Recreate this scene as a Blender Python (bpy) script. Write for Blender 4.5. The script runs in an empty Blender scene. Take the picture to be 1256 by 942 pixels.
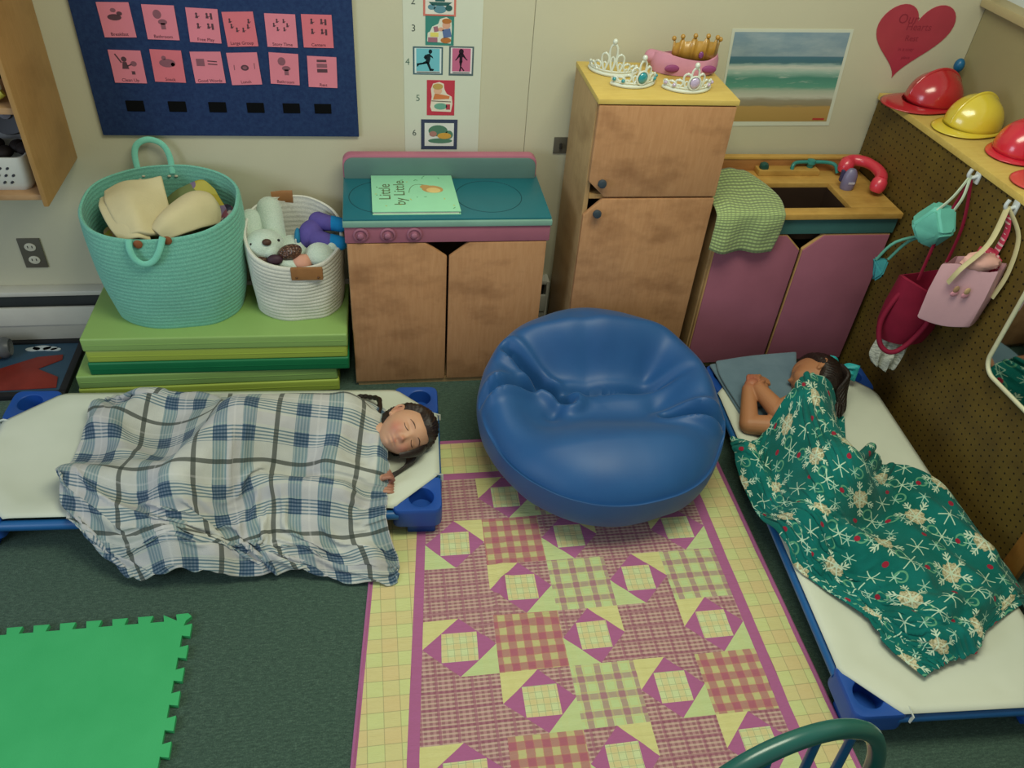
import bpy, bmesh, math, random
import numpy as np
from mathutils import Vector, Matrix, noise
random.seed(7); rng = np.random.default_rng(5)
SC = bpy.context.scene; COL = SC.collection
R = math.radians; PI = math.pi

# ------------------------------------------------------------------ camera, world, lights, exposure
def make_camera():
    cd = bpy.data.cameras.new('camera'); co = bpy.data.objects.new('camera', cd); COL.objects.link(co)
    pitch, yaw, roll = .696, .204, .09
    c, s = math.cos, math.sin
    fw = Vector((s(yaw)*c(pitch), c(yaw)*c(pitch), -s(pitch))); rt = Vector((c(yaw), -s(yaw), 0)); up = rt.cross(fw)
    r2 = c(roll)*rt + s(roll)*up; u2 = -s(roll)*rt + c(roll)*up
    m = Matrix((r2, u2, -fw)).transposed().to_4x4(); m.translation = (.391, -2.716, 1.978)
    co.matrix_world = m
    cd.sensor_fit = 'HORIZONTAL'; cd.sensor_width = 36; cd.lens = 999/1256*36; cd.clip_start = .05
    SC.camera = co
make_camera()
w = bpy.data.worlds.new('world'); SC.world = w; w.use_nodes = True
w.node_tree.nodes['Background'].inputs[0].default_value = (.80, .86, .84, 1)
w.node_tree.nodes['Background'].inputs[1].default_value = .24
def area(name, loc, target, sx, sy, power, col):
    d = bpy.data.lights.new(name, 'AREA'); d.shape = 'RECTANGLE'; d.size = sx; d.size_y = sy; d.energy = power; d.color = col
    o = bpy.data.objects.new(name, d); COL.objects.link(o); o.location = loc
    o.rotation_euler = (Vector(target)-Vector(loc)).to_track_quat('-Z', 'Y').to_euler(); return o
area('ceiling_lamp', (1.0, -1.5, 2.75), (1.0, -1.45, 0), 1.5, .8, 31, (.96, .96, .73))
area('window_light', (-2.6, -2.7, 1.7), (.2, -.9, .3), 1.4, 1.3, 24, (.70, .82, 1))
SC.view_settings.view_transform = 'Standard'; SC.view_settings.look = 'None'
SC.view_settings.exposure = 0.58; SC.view_settings.gamma = 1; SC.view_settings.use_curve_mapping = False

# ------------------------------------------------------------------ materials
def lin(h):
    if not isinstance(h, str): return tuple(h)[:3]
    h = h.lstrip('#'); v = [int(h[i:i+2], 16)/255 for i in (0, 2, 4)]
    return tuple(x/12.92 if x <= .04045 else ((x+.055)/1.055)**2.4 for x in v)
class E:                                            # tiny expression builder over shader nodes
    def __init__(s, nt, sock): s.nt = nt; s.s = sock
    def op(s, kind, *a):
        n = s.nt.nodes.new('ShaderNodeMath'); n.operation = kind
        for i, v in enumerate((s,)+a):
            if isinstance(v, E): s.nt.links.new(v.s, n.inputs[i])
            else: n.inputs[i].default_value = v
        return E(s.nt, n.outputs[0])
    def __add__(s, o): return s.op('ADD', o)
    def __sub__(s, o): return s.op('SUBTRACT', o)
    def __mul__(s, o): return s.op('MULTIPLY', o)
    def __truediv__(s, o): return s.op('DIVIDE', o)
    def fract(s): return s.op('FRACT')
    def floor(s): return s.op('FLOOR')
    def abs(s): return s.op('ABSOLUTE')
    def lt(s, v): return s.op('LESS_THAN', v)
    def gt(s, v): return s.op('GREATER_THAN', v)
    def mx(s, v): return s.op('MAXIMUM', v)
    def mn(s, v): return s.op('MINIMUM', v)
    def sqrt(s): return s.op('SQRT')
    def sin(s): return s.op('SINE')
    def atan2(s, o): return s.op('ARCTAN2', o)
    def band(s, c, hw): return (s - c).abs().lt(hw)     # 1 inside a stripe
class M:
    def __init__(s, name, rough=.6, spec=.4):
        s.m = bpy.data.materials.new(name); s.m.use_nodes = True; s.nt = s.m.node_tree
        s.b = s.nt.nodes['Principled BSDF']; s.b.inputs['Roughness'].default_value = rough
        s.b.inputs['Specular IOR Level'].default_value = spec
    def node(s, t): return s.nt.nodes.new(t)
    def link(s, a, b): s.nt.links.new(a.s if isinstance(a, E) else a, b)
    def coord(s, kind='Object'):
        n = s.node('ShaderNodeTexCoord'); return n.outputs[kind]
    def xyz(s, kind='UV'):
        n = s.node('ShaderNodeSeparateXYZ'); s.link(s.coord(kind), n.inputs[0]); return [E(s.nt, o) for o in n.outputs]
    def noise(s, scale, detail=4, vec=None, stretch=None, rough=.6):
        n = s.node('ShaderNodeTexNoise'); n.inputs['Scale'].default_value = scale; n.inputs['Detail'].default_value = detail
        n.inputs['Roughness'].default_value = rough
        v = vec or s.coord('Object')
        if stretch:
            mp = s.node('ShaderNodeMapping'); mp.inputs['Scale'].default_value = stretch; s.link(v, mp.inputs[0]); v = mp.outputs[0]
        s.link(v, n.inputs['Vector']); return E(s.nt, n.outputs['Fac'])
    def ramp(s, fac, stops):
        n = s.node('ShaderNodeValToRGB'); s.link(fac, n.inputs[0]); el = n.color_ramp.elements
        while len(el) < len(stops): el.new(.5)
        for e, (p, c) in zip(el, stops): e.position = p; e.color = (*lin(c), 1)
        return n.outputs[0]
    def mix(s, fac, a, b, mode='MIX'):
        n = s.node('ShaderNodeMix'); n.data_type = 'RGBA'; n.blend_type = mode
        for i, v in ((0, fac), (6, a), (7, b)):
            if isinstance(v, E): s.link(v, n.inputs[i])
            elif isinstance(v, bpy.types.NodeSocket): s.link(v, n.inputs[i])
            elif i == 0: n.inputs[i].default_value = v
            else: n.inputs[i].default_value = (*lin(v), 1)
        return n.outputs[2]
    def color(s, c):
        if isinstance(c, bpy.types.NodeSocket): s.link(c, s.b.inputs['Base Color'])
        else: s.b.inputs['Base Color'].default_value = (*lin(c), 1)
        return s
    def bump(s, h, dist=.002, strength=.6):
        n = s.node('ShaderNodeBump'); n.inputs['Distance'].default_value = dist; n.inputs['Strength'].default_value = strength
        s.link(h, n.inputs['Height']); s.link(n.outputs[0], s.b.inputs['Normal']); return s
    def sheen(s, v=.3): s.b.inputs['Sheen Weight'].default_value = v; return s
    def coat(s, v=.5, r=.15): s.b.inputs['Coat Weight'].default_value = v; s.b.inputs['Coat Roughness'].default_value = r; return s
    def metal(s): s.b.inputs['Metallic'].default_value = 1; return s
_plain = {}
def plain(c, rough=.55, spec=.4, var=.12, sc=14, bump=0, bs=60, coat=0):
    key = (c, rough, spec, var, sc, bump, bs, coat)
    if key in _plain: return _plain[key]
    m = M('surface_%s_%d' % (c.strip('#'), len(_plain)), rough, spec)
    n = m.noise(sc, 5); l = lin(c)
    m.color(m.ramp(n, [(.25, tuple(x*(1-var) for x in l)), (.75, tuple(min(1, x*(1+var)) for x in l))]))
    if bump: m.bump(m.noise(bs, 3), bump)
    if coat: m.coat(coat)
    _plain[key] = m.m; return m.m
def wood(name, a, b, dark, stretch=(18, 18, 2.2), rough=.5, blot=5, amount=.85):
    m = M(name, rough, .35); g = m.noise(5, 7, stretch=stretch, rough=.65); base = m.ramp(g, [(.3, a), (.7, b)])
    bl = m.noise(blot, 4, stretch=(1, 1, 1.6)); fac = (bl - .48)*3.2
    n = m.node('ShaderNodeClamp'); m.link(fac*amount, n.inputs[0])
    m.color(m.mix(E(m.nt, n.outputs[0]), base, dark)); m.bump(g, .0006, .35); return m.m
W_DOOR = wood('birch_door_brown', '#b08058', '#be8f66', '#7a5234')
W_SIDE = wood('birch_side_pale', '#a98a60', '#b8986c', '#8a6a44')
W_TOP = wood('birch_top_yellow', '#c8ac58', '#d2b868', '#b09048', stretch=(2.2, 18, 18))
W_COUNTER = wood('birch_counter', '#b98f46', '#c79f56', '#8f6a30', stretch=(2.2, 18, 18))
W_SHELF = wood('birch_shelf', '#a17a46', '#ac8652', '#8c6838')
W_EDGE = wood('ply_edge', '#b08a58', '#c09a66', '#8a6840', amount=.2)
W_DARK = plain('#2a1d12', .8, .2)

# ------------------------------------------------------------------ geometry kit
def tag(o, label, cat=None, group=None, kind=None):
    if label: o['label'] = label
    if cat: o['category'] = cat
    if group: o['group'] = group
    if kind: o['kind'] = kind
    return o
def thing(name, label, cat, loc=(0, 0, 0), rz=0, group=None, kind=None):
    o = bpy.data.objects.new(name, None); COL.objects.link(o); o.empty_display_size = .05
    o.location = loc; o.rotation_euler = (0, 0, rz); return tag(o, label, cat, group, kind)
def world_of(o):
    m = Matrix.Translation(o.location) @ o.rotation_euler.to_matrix().to_4x4()
    return world_of(o.parent) @ m if o.parent else m
def part(name, bm, mat, parent=None, local=False, smooth=True, label=None, kind=None, mods=()):
    """links a bmesh as one object; with a parent, world coordinates are brought into the parent's frame unless local"""
    if parent and not local: bm.transform(world_of(parent).inverted())
    me = bpy.data.meshes.new(name); bm.to_mesh(me); bm.free()
    for m in (mat if isinstance(mat, (list, tuple)) else [mat]): me.materials.append(m)
    if smooth:
        me.polygons.foreach_set('use_smooth', [True]*len(me.polygons))
        try: me.set_sharp_from_angle(angle=R(38))
        except Exception: pass
    o = bpy.data.objects.new(name, me); COL.objects.link(o)
    if parent: o.parent = parent
    if label: o['label'] = label
    if kind: o['kind'] = kind
    for k, kw in mods:
        md = o.modifiers.new(k.lower(), k)
        for a, v in kw.items(): setattr(md, a, v)
    return o
def nb(): return bmesh.new()
def bx(bm, x0, x1, y0, y1, z0, z1, bev=0, seg=2, mi=0):
    b = nb(); bmesh.ops.create_cube(b, size=1)
    for v in b.verts: v.co = Vector((x0+(v.co.x+.5)*(x1-x0), y0+(v.co.y+.5)*(y1-y0), z0+(v.co.z+.5)*(z1-z0)))
    if bev: bmesh.ops.bevel(b, geom=b.edges[:], offset=bev, segments=seg, affect='EDGES', profile=.6)
    return join(bm, b, mi)
def join(bm, b, mi=None):
    if mi:
        for f in b.faces: f.material_index = mi
    me = bpy.data.meshes.new('tmp'); b.to_mesh(me); b.free(); bm.from_mesh(me); bpy.data.meshes.remove(me); return bm
def box(*a, **k): return bx(nb(), *a, **k)
def prism(bm, pts, axis, d0, d1, bev=0, mi=0):
    """polygon extruded along an axis; pts are (x,z) for 'y', (x,y) for 'z', (y,z) for 'x'"""
    mk = {'y': lambda a, c, d: (a, d, c), 'z': lambda a, c, d: (a, c, d), 'x': lambda a, c, d: (d, a, c)}[axis]
    b = nb(); lo = [b.verts.new(mk(a, c, d0)) for a, c in pts]; hi = [b.verts.new(mk(a, c, d1)) for a, c in pts]; n = len(pts)
    b.faces.new(lo); b.faces.new(hi[::-1])
    for i in range(n): b.faces.new((lo[i], lo[(i+1) % n], hi[(i+1) % n], hi[i]))
    bmesh.ops.recalc_face_normals(b, faces=b.faces[:])
    if bev: bmesh.ops.bevel(b, geom=b.edges[:], offset=bev, segments=2, affect='EDGES', profile=.6)
    return join(bm, b, mi)
def lathe(bm, prof, loc=(0, 0, 0), seg=24, axis=(0, 0, 1), sx=1, sy=1):
    q = Vector((0, 0, 1)).rotation_difference(Vector(axis)).to_matrix(); b = nb(); rows = []
    for r, z in prof:
        if r < 1e-6: rows.append([b.verts.new(q @ Vector((0, 0, z)) + Vector(loc))])
        else: rows.append([b.verts.new(q @ Vector((r*sx*math.cos(2*PI*i/seg), r*sy*math.sin(2*PI*i/seg), z)) + Vector(loc)) for i in range(seg)])
    for a, c in zip(rows, rows[1:]):
        for i in range(seg):
            j = (i+1) % seg
            if len(a) == 1 and len(c) > 1: b.faces.new((a[0], c[j], c[i]))
            elif len(c) == 1 and len(a) > 1: b.faces.new((a[i], a[j], c[0]))
            elif len(a) > 1: b.faces.new((a[i], a[j], c[j], c[i]))
    bmesh.ops.recalc_face_normals(b, faces=b.faces[:])
    return join(bm, b)
def smooth_path(pts, n=6, closed=False):
    P = [Vector(p) for p in pts]; out = []; m = len(P)
    for i in range(m if closed else m-1):
        if closed: a, b, c, d = P[i-1], P[i], P[(i+1) % m], P[(i+2) % m]
        else: a, b, c, d = P[max(i-1, 0)], P[i], P[i+1], P[min(i+2, m-1)]
        for k in range(n):
            t = k/n; out.append(.5*((2*b)+(c-a)*t+(2*a-5*b+4*c-d)*t*t+(3*b-a-3*c+d)*t**3))
    if not closed: out.append(P[-1])
    return out
def tube(bm, pts, r, seg=10, closed=False, flat=1.0, up=None):
    """swept tube; r is a number or one radius per point; flat squashes it along the frame's second axis (a strap)"""
    P = [Vector(p) for p in pts]; n = len(P); rs = [float(q) for q in r] if isinstance(r, (list, tuple)) else [float(r)]*n
    b = nb(); rows = []; nrm = None
    for i in range(n):
        t = (P[(i+1) % n]-P[i-1]) if closed else (P[min(i+1, n-1)]-P[max(i-1, 0)])
        t.normalize()
        if nrm is None:
            ref = Vector(up) if up else (Vector((0, 0, 1)) if abs(t.z) < .9 else Vector((1, 0, 0)))
            nrm = (ref - t*ref.dot(t)).normalized()
        else: nrm = (nrm - t*nrm.dot(t)).normalized()
        bi = t.cross(nrm)
        rows.append([b.verts.new(P[i]+rs[i]*(nrm*math.cos(2*PI*k/seg)+bi*math.sin(2*PI*k/seg)*flat)) for k in range(seg)])
    for i in range(n if closed else n-1):
        a, c = rows[i], rows[(i+1) % n]
        for k in range(seg): b.faces.new((a[k], a[(k+1) % seg], c[(k+1) % seg], c[k]))
    if not closed: b.faces.new(rows[0][::-1]); b.faces.new(rows[-1])
    bmesh.ops.recalc_face_normals(b, faces=b.faces[:])
    return join(bm, b)
def ball(bm, c, rx, ry=None, rz=None, seg=20, rings=14, rot=None, fn=None):
    ry = ry or rx; rz = rz or rx; b = nb(); bmesh.ops.create_uvsphere(b, u_segments=seg, v_segments=rings, radius=1)
    for v in b.verts:
        if fn: v.co = v.co*fn(v.co.copy())
        p = Vector((v.co.x*rx, v.co.y*ry, v.co.z*rz)); v.co = (rot @ p if rot else p)+Vector(c)
    return join(bm, b)
def cap(bm, a, ra, c, rc, seg=16):
    a, c = Vector(a), Vector(c); d = c-a; L = d.length
    prof = [(0, -ra)]+[(ra*math.sin(t), -ra*math.cos(t)) for t in np.linspace(.3, PI/2, 5)]+[(rc*math.cos(t), L+rc*math.sin(t)) for t in np.linspace(0, PI/2-.3, 5)]+[(0, L+rc)]
    return lathe(bm, prof, a, seg, d)
def text_bm(s, size, mat4, depth=.0004):
    cu = bpy.data.curves.new('txt', 'FONT'); cu.body = s; cu.size = size; cu.align_x = 'CENTER'; cu.align_y = 'CENTER'; cu.extrude = depth/2; cu.resolution_u = 3
    o = bpy.data.objects.new('txt', cu); COL.objects.link(o)
    me = bpy.data.meshes.new_from_object(o.evaluated_get(bpy.context.evaluated_depsgraph_get()))
    bpy.data.objects.remove(o); bpy.data.curves.remove(cu); b = nb(); b.from_mesh(me); bpy.data.meshes.remove(me); b.transform(mat4); return b
def wallmat(x, z, y=0, rot=0): return Matrix.Translation((x, y, z)) @ Matrix.Rotation(rot, 4, 'Y') @ Matrix.Rotation(PI/2, 4, 'X')
def crom(G, nu, nv):
    """Catmull-Rom surface through a control grid (rows, cols, k) resampled to nu x nv"""
    G = np.asarray(G, float)
    def along(A, n):
        m = A.shape[0]; t = np.linspace(0, m-1, n); i = np.minimum(t.astype(int), m-2); f = (t-i).reshape((-1,)+(1,)*(A.ndim-1))
        ext = np.concatenate([2*A[:1]-A[1:2], A, 2*A[-1:]-A[-2:-1]]); a, b, c, d = ext[i], ext[i+1], ext[i+2], ext[i+3]
        return .5*((2*b)+(c-a)*f+(2*a-5*b+4*c-d)*f**2+(3*b-a-3*c+d)*f**3)
    return along(along(G, nu).swapaxes(0, 1), nv).swapaxes(0, 1)
def sheet(P, uv=None):
    nu, nv = P.shape[:2]; b = nb(); V = [[b.verts.new(P[i, j]) for j in range(nv)] for i in range(nu)]
    L = b.loops.layers.uv.new('UVMap') if uv is not None else None
    for i in range(nu-1):
        for j in range(nv-1):
            f = b.faces.new((V[i][j], V[i+1][j], V[i+1][j+1], V[i][j+1]))
            if L:
                for lp, (a, c) in zip(f.loops, ((i, j), (i+1, j), (i+1, j+1), (i, j+1))): lp[L].uv = uv[a, c][:2]
    return b
def copy_tree(o, parent=None):
    c = o.copy(); COL.objects.link(c)
    if parent: c.parent = parent
    for ch in [x for x in bpy.data.objects if x.parent == o]: copy_tree(ch, c)
    return c
def gauss(d, s): return math.exp(-(d/s)**2)

# ------------------------------------------------------------------ the room
def struct(name, bm, mat, label=None):
    o = part(name, bm, mat); return tag(o, label, None, None, 'structure')
m = M('carpet_dark_green', .95, .1); n1 = m.noise(260, 3); n2 = m.noise(6, 4, stretch=(1, 5, 1)); n3 = m.noise(60, 3, stretch=(1, 3, 1))
c = m.ramp(n1*.5+n3*.5, [(.36, '#2f4039'), (.52, '#445a4e'), (.68, '#5f7868')])
m.color(m.mix(n2*.5, c, '#3c5648')); m.bump(n1, .004, .8); m.sheen(.15)
struct('floor', box(-1.9, 2.52, -3.6, .05, -.06, 0), m.m, 'dark green low pile carpet floor')
WALL = plain('#c3bfa5', .62, .3, .03, 3, .0006, 120)
struct('wall_back', box(-1.9, 2.55, .012, .06, 0, 2.5), plain('#8f8b76', .7), 'cream painted back wall of smooth panels')
wb = [o for o in bpy.data.objects if o.name == 'wall_back'][0]
for x0, x1 in ((-1.9, .9185), (.9197, 2.5)):
    part('wall_panel', box(x0, x1, 0, .014, 0, 2.5, .0012, 1), WALL, wb, smooth=False)
wr = struct('wall_right', box(2.5, 2.56, -3.6, .0, 0, 1.285), plain('#978d68', .6, .3, .05, 4), 'tan lower right wall behind the toy shelf')
struct('trim_1', box(2.47, 2.565, -3.6, -.001, 1.285, 1.315, .006), plain('#b5a67c', .5, .35, .05), 'tan window sill ledge along the right wall')
struct('window_1', box(2.54, 2.56, -3.6, 0, 1.315, 2.5), plain('#cdd3d2', .3, .5, .03), 'pale window panel above the right hand sill')
ht = thing('baseboard_heater', 'white metal baseboard heater with dark slot along back wall', 'heater', (-.2, -.03, 0))
HW = plain('#c9c7bb', .5, .4, .04)
part('top_cover', box(-1.9, 1.05, -.05, 0, .212, .232, .006), HW, ht)
part('back_plate', box(-1.9, 1.05, -.012, 0, .02, .212), plain('#3f4340', .6), ht)
part('front_panel', box(-1.9, 1.05, -.058, -.046, .09, .168, .004), HW, ht)
part('lower_panel', box(-1.9, 1.05, -.052, -.044, .022, .088, .003), plain('#a9a79c', .5, .4, .04), ht)
part('end_cap', box(1.045, 1.055, -.058, 0, .0, .232), HW, ht); part('end_cap', box(-1.9, -1.89, -.058, 0, .0, .232), HW, ht)

def outlet(x, z, w, h, label, sockets=True):
    t = thing('wall_outlet', label, 'outlet', (x, -.003, z))
    part('cover_plate', box(x-w/2, x+w/2, -.006, 0, z-h/2, z+h/2, .002), plain('#5b574c', .3, .6, .1), t)
    if sockets:
        for k in (.22, -.22):
            pts = [(x+.019*math.cos(a), z+k*h+.016*math.sin(a)) for a in np.linspace(0, 2*PI, 20, endpoint=False)]
            s = part('socket', prism(nb(), pts, 'y', -.0085, -.005, .001), plain('#c8c4b0', .4), t)
            for dx in (-.007, .007): part('slot', box(x+dx-.0014, x+dx+.0014, -.0092, -.008, z+k*h-.003, z+k*h+.006), plain('#1c1a17', .6), s)
    else: part('toggle', box(x-.004, x+.004, -.018, -.005, z-.009, z+.009, .001), plain('#2a2622', .4), t)
outlet(-.817, .366, .074, .118, 'grey metal outlet plate with two cream sockets low on wall')
outlet(1.05, .775, .05, .06, 'small dark switch plate just left of the toy fridge', False)

# ------------------------------------------------------------------ bulletin board and its cards
NAVY = M('navy_felt', .9, .15); nn = NAVY.noise(90, 4); NAVY.color(NAVY.ramp(nn, [(.3, '#22325a'), (.7, '#2b4068')])); NAVY.bump(nn, .001, .5)
bb = thing('bulletin_board', 'large navy felt bulletin board on the cream back wall', 'board', (-.1, -.006, .81))
prism_pts = [(-.476, .806), (.343, .806), (.343, 1.62), (-.476, 1.62)]
part('felt_panel', prism(nb(), prism_pts, 'y', -.012, -.0005, .002), NAVY.m, bb)
for x in (-.356, -.228, -.104, .015, .129, .230):
    part('velcro_patch', box(x-.027, x+.027, -.0145, -.011, .887-.002*x, .920-.006*x, .001, 1), plain('#0b0c0e', .9, .1), bb)
PINK = plain('#d98090', .75, .2, .05, 8); PINK2 = plain('#d5727e', .75, .2, .05, 8)
INK = plain('#5a3340', .8, .1); GREY = plain('#8a5a66', .8, .1); GREYD = plain('#5a4048', .8, .1); FAINT = plain('#c27580', .8, .1)
def disc(bm, x, z, rx, rz, y0=-.0152, y1=-.0147, n=14): return prism(bm, [(x+rx*math.cos(a), z+rz*math.sin(a)) for a in np.linspace(0, 2*PI, n, endpoint=False)], 'y', y0, y1)
def rect(bm, x, z, w, h, rot=0, y0=-.0152, y1=-.0147):
    c_, s_ = math.cos(rot), math.sin(rot)
    return prism(bm, [(x+a*c_-b*s_, z+a*s_+b*c_) for a, b in ((-w/2, -h/2), (w/2, -h/2), (w/2, h/2), (-w/2, h/2))], 'y', y0, y1)
def little_person(bm, x, z, k):
    disc(bm, x, z+k*.55, k*.28, k*.28); prism(bm, [(x-k*.35, z-k*.5), (x+k*.35, z-k*.5), (x+k*.2, z+k*.25), (x-k*.2, z+k*.25)], 'y', -.0152, -.0147)
    rect(bm, x+k*.45, z-.1*k, k*.5, k*.14, .4)
def pic(kind, x, z):
    b = nb(); b2 = nb()
    if kind == 'bowl': disc(b, x-.004, z+.004, .02, .009); disc(b, x+.012, z+.015, .008, .006); disc(b2, x-.004, z+.024, .008, .006)
    elif kind == 'toilet': disc(b2, x-.006, z+.02, .012, .013); disc(b2, x+.006, z-.002, .013, .008); rect(b2, x+.006, z-.014, .013, .018)
    elif kind == 'four': [little_person(b, x+a, z+c_, .012) for a in (-.016, .014) for c_ in (-.006, .024)]; [rect(b, x+.026, z+c_, .006, .018) for c_ in (-.006, .024)]
    elif kind == 'arc': [little_person(b, x+.028*math.cos(a), z+.016+.024*math.sin(a), .01) for a in np.linspace(PI*.95, PI*2.05, 6)]
    elif kind == 'ring': [little_person(b, x+.02*math.cos(a), z+.012+.014*math.sin(a), .009) for a in np.linspace(0, 2*PI, 6, endpoint=False)]
    elif kind == 'clean': little_person(b, x-.006, z+.004, .028); rect(b, x-.022, z+.022, .004, .03, .5); disc(b2, x+.02, z+.006, .009, .008); rect(b, x+.014, z-.022, .01, .01)
    elif kind == 'snack': disc(b2, x, z+.006, .024, .013); disc(b2, x-.008, z+.022, .007, .006); disc(b, x+.016, z+.002, .006, .006)
    elif kind == 'words': rect(b2, x-.02, z+.012, .024, .022); [rect(b, x+.016, z+.016-.009*i, .028, .003, -.06) for i in range(2)]
    elif kind == 'plate': disc(b, x+.002, z, .012, .009); disc(b2, x+.002, z, .007, .005, -.0155); rect(b2, x+.032, z+.006, .002, .018); rect(b2, x-.03, z, .002, .016)
    elif kind == 'rest': rect(b, x, z+.032, .03, .007); rect(b2, x, z+.017, .032, .012); rect(b, x, z+.001, .032, .011)
    return b, b2
cards = [(-.3525, 1.167, .091, .10, .02, 'bowl', 'Breakfast', 'pale pink card with a bowl picture, top left of the navy board'),
 (-.228, 1.163, .092, .10, -.012, 'toilet', 'Bathroom', 'pink card captioned Bathroom in the upper row of the navy board'),
 (-.105, 1.157, .092, .10, -.03, 'four', 'Free Play', 'pink card captioned Free Play with four groups of figures'),
 (.001, 1.149, .092, .102, .04, 'arc', 'Large Group', 'darker pink card captioned Large Group with a curved row of figures'),
 (.123, 1.148, .092, .099, -.012, 'ring', 'Story Time', 'pink card with a ring of figures captioned Story Time'),
 (.233, 1.149, .092, .099, .0, 'four', 'Centers', 'darker pink card captioned Centers at right end of upper row'),
 (-.3515, 1.029, .094, .10, -.01, 'clean', 'Clean Up', 'pink card with standing figure captioned Clean Up at lower left'),
 (-.232, 1.033, .092, .099, -.025, 'snack', 'Snack', 'darker pink card captioned Snack in the lower row'),
 (-.113, 1.031, .092, .097, .02, 'words', 'Good Words', 'pink card with small block and two text lines in lower row'),
 (-.003, 1.029, .093, .10, .04, 'plate', 'Lunch', 'pink card with a small round plate captioned Lunch'),
 (.120, 1.031, .09, .098, -.045, 'toilet', 'Bathroom', 'pink card captioned Bathroom in the lower row of the navy board'),
 (.238, 1.023, .091, .098, -.03, 'rest', 'Rest', 'pink card captioned Rest at the lower right end')]
for i, (x, z, w_, h_, rot, kind, cap_, lab) in enumerate(cards):
    t = thing('picture_card', lab, 'card', (x, -.0135, z), 0, 'pink schedule cards on the navy board')
    b = rect(nb(), x, z, w_, h_, rot, -.0146, -.0122); part('card_paper', b, PINK2 if i in (3, 5, 7) else PINK, t, smooth=False)
    a, c_ = pic(kind, x, z+.004)
    if len(a.verts): part('picture', a, GREYD, t, smooth=False)
    if len(c_.verts): part('picture', c_, GREY, t, smooth=False)
    part('caption', text_bm(cap_, .0135, wallmat(x, z-.041, -.0149, -rot)), INK, t, smooth=False)

# ------------------------------------------------------------------ numbered routine poster
PAPER = plain('#ccd0bf', .7, .25, .03, 5)
po = thing('routine_poster', 'white paper strip poster with numbered picture cards above toy stove', 'poster', (.625, -.003, .75))
part('paper', prism(nb(), [(.499, .745), (.754, .748), (.749, 1.6), (.497, 1.6)], 'y', -.002, 0), PAPER, po, smooth=False)
Y0, Y1 = -.0032, -.0018; YA, YB = -.0038, -.0030; YC, YD = -.0044, -.0036
def pp(name, bm, col, parent): return part(name, bm, plain(col, .7, .2, .06), parent, smooth=False)
def poly(b, pts, y0, y1): return prism(b, pts, 'y', y0, y1)
def el(b, x, z, rx, rz, y0, y1, n=18): return disc(b, x, z, rx, rz, y0, y1, n)
for s_, x, z in (('2', .530, 1.243), ('3', .531, 1.162), ('4', .511, 1.057), ('5', .544, .938), ('6', .531, .817)):
    pp('number', text_bm(s_, .03, wallmat(x, z, -.0023)), '#5d7568' if s_ in '45' else '#4a5650', po)
c2 = pp('picture_card', rect(nb(), .613, 1.249, .103, .096, 0, Y0, Y1), '#cc7468', po); pp('picture', rect(nb(), .613, 1.25, .09, .086, 0, YA, YB), '#d8d6cc', c2)
b = el(nb(), .614, 1.222, .02, .012, YC, YD); el(b, .588, 1.228, .012, .008, YC, YD); pp('picture', b, '#5f8a98', c2)
b = poly(nb(), [(.578, 1.243), (.652, 1.243), (.638, 1.233), (.59, 1.233)], YC, YD); el(b, .642, 1.226, .011, .009, YC, YD); rect(b, .614, 1.27, .03, .05, 0, YC, YD); pp('picture', b, '#2f5c5a', c2)
c3 = pp('picture_card', rect(nb(), .614, 1.157, .091, .09, 0, Y0, Y1), '#3d8278', po)
b = poly(nb(), [(.574, 1.124), (.65, 1.118), (.653, 1.165), (.651, 1.19), (.635, 1.199), (.615, 1.193), (.609, 1.178), (.59, 1.169), (.583, 1.154), (.576, 1.15)], YA, YB); pp('picture', b, '#d5d6c8', c3)
b = el(nb(), .635, 1.175, .013, .012, YC, YD); el(b, .618, 1.162, .01, .006, YC, YD); pp('picture', b, '#d2a088', c3)
b = el(nb(), .636, 1.187, .015, .008, YC-.0004, YD); el(b, .634, 1.128, .017, .009, YC, YD); pp('picture', b, '#b0703c', c3)
b = rect(nb(), .637, 1.150, .026, .026, .2, YC, YD); pp('picture', b, '#5b6f9c', c3)
b = rect(nb(), .597, 1.145, .026, .013, 0, YC, YD); pp('picture', b, '#d8cc6a', c3)
b = rect(nb(), .602, 1.162, .014, .016, .2, YC, YD); rect(b, .592, 1.129, .03, .015, 0, YC, YD); pp('picture', b, '#9c6a78', c3)
c4 = pp('picture_card', rect(nb(), .577, 1.062, .097, .089, 0, Y0, Y1), '#47626c', po)
b = rect(nb(), .577, 1.062, .087, .08, 0, YA, YB); pp('picture', b, '#d2dcda', c4); b = rect(nb(), .577, 1.065, .076, .072, 0, YA-.0003, YB); pp('picture', b, '#6fb7c4', c4)
b = el(nb(), .5845, 1.092, .006, .0068, YC, YD)
for pts in ([(.57, 1.082), (.584, 1.086), (.585, 1.068), (.58, 1.052), (.57, 1.058)], [(.57, 1.06), (.582, 1.053), (.588, 1.034), (.582, 1.033)], [(.582, 1.034), (.588, 1.038), (.597, 1.036), (.594, 1.03), (.582, 1.03)],
            [(.58, 1.055), (.57, 1.062), (.555, 1.05), (.543, 1.048), (.543, 1.053), (.554, 1.056)], [(.541, 1.043), (.546, 1.045), (.547, 1.054), (.541, 1.054)], [(.582, 1.085), (.592, 1.076), (.594, 1.07), (.584, 1.076)], [(.568, 1.083), (.563, 1.073), (.568, 1.066), (.573, 1.072)], [(.54, 1.027), (.616, 1.027), (.616, 1.0245), (.54, 1.0245)]):
    poly(b, pts, YC, YD)
pp('picture', b, '#17262c', c4)
c5 = pp('picture_card', rect(nb(), .686, 1.063, .081, .094, 0, Y0, Y1), '#536468', po)
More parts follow.
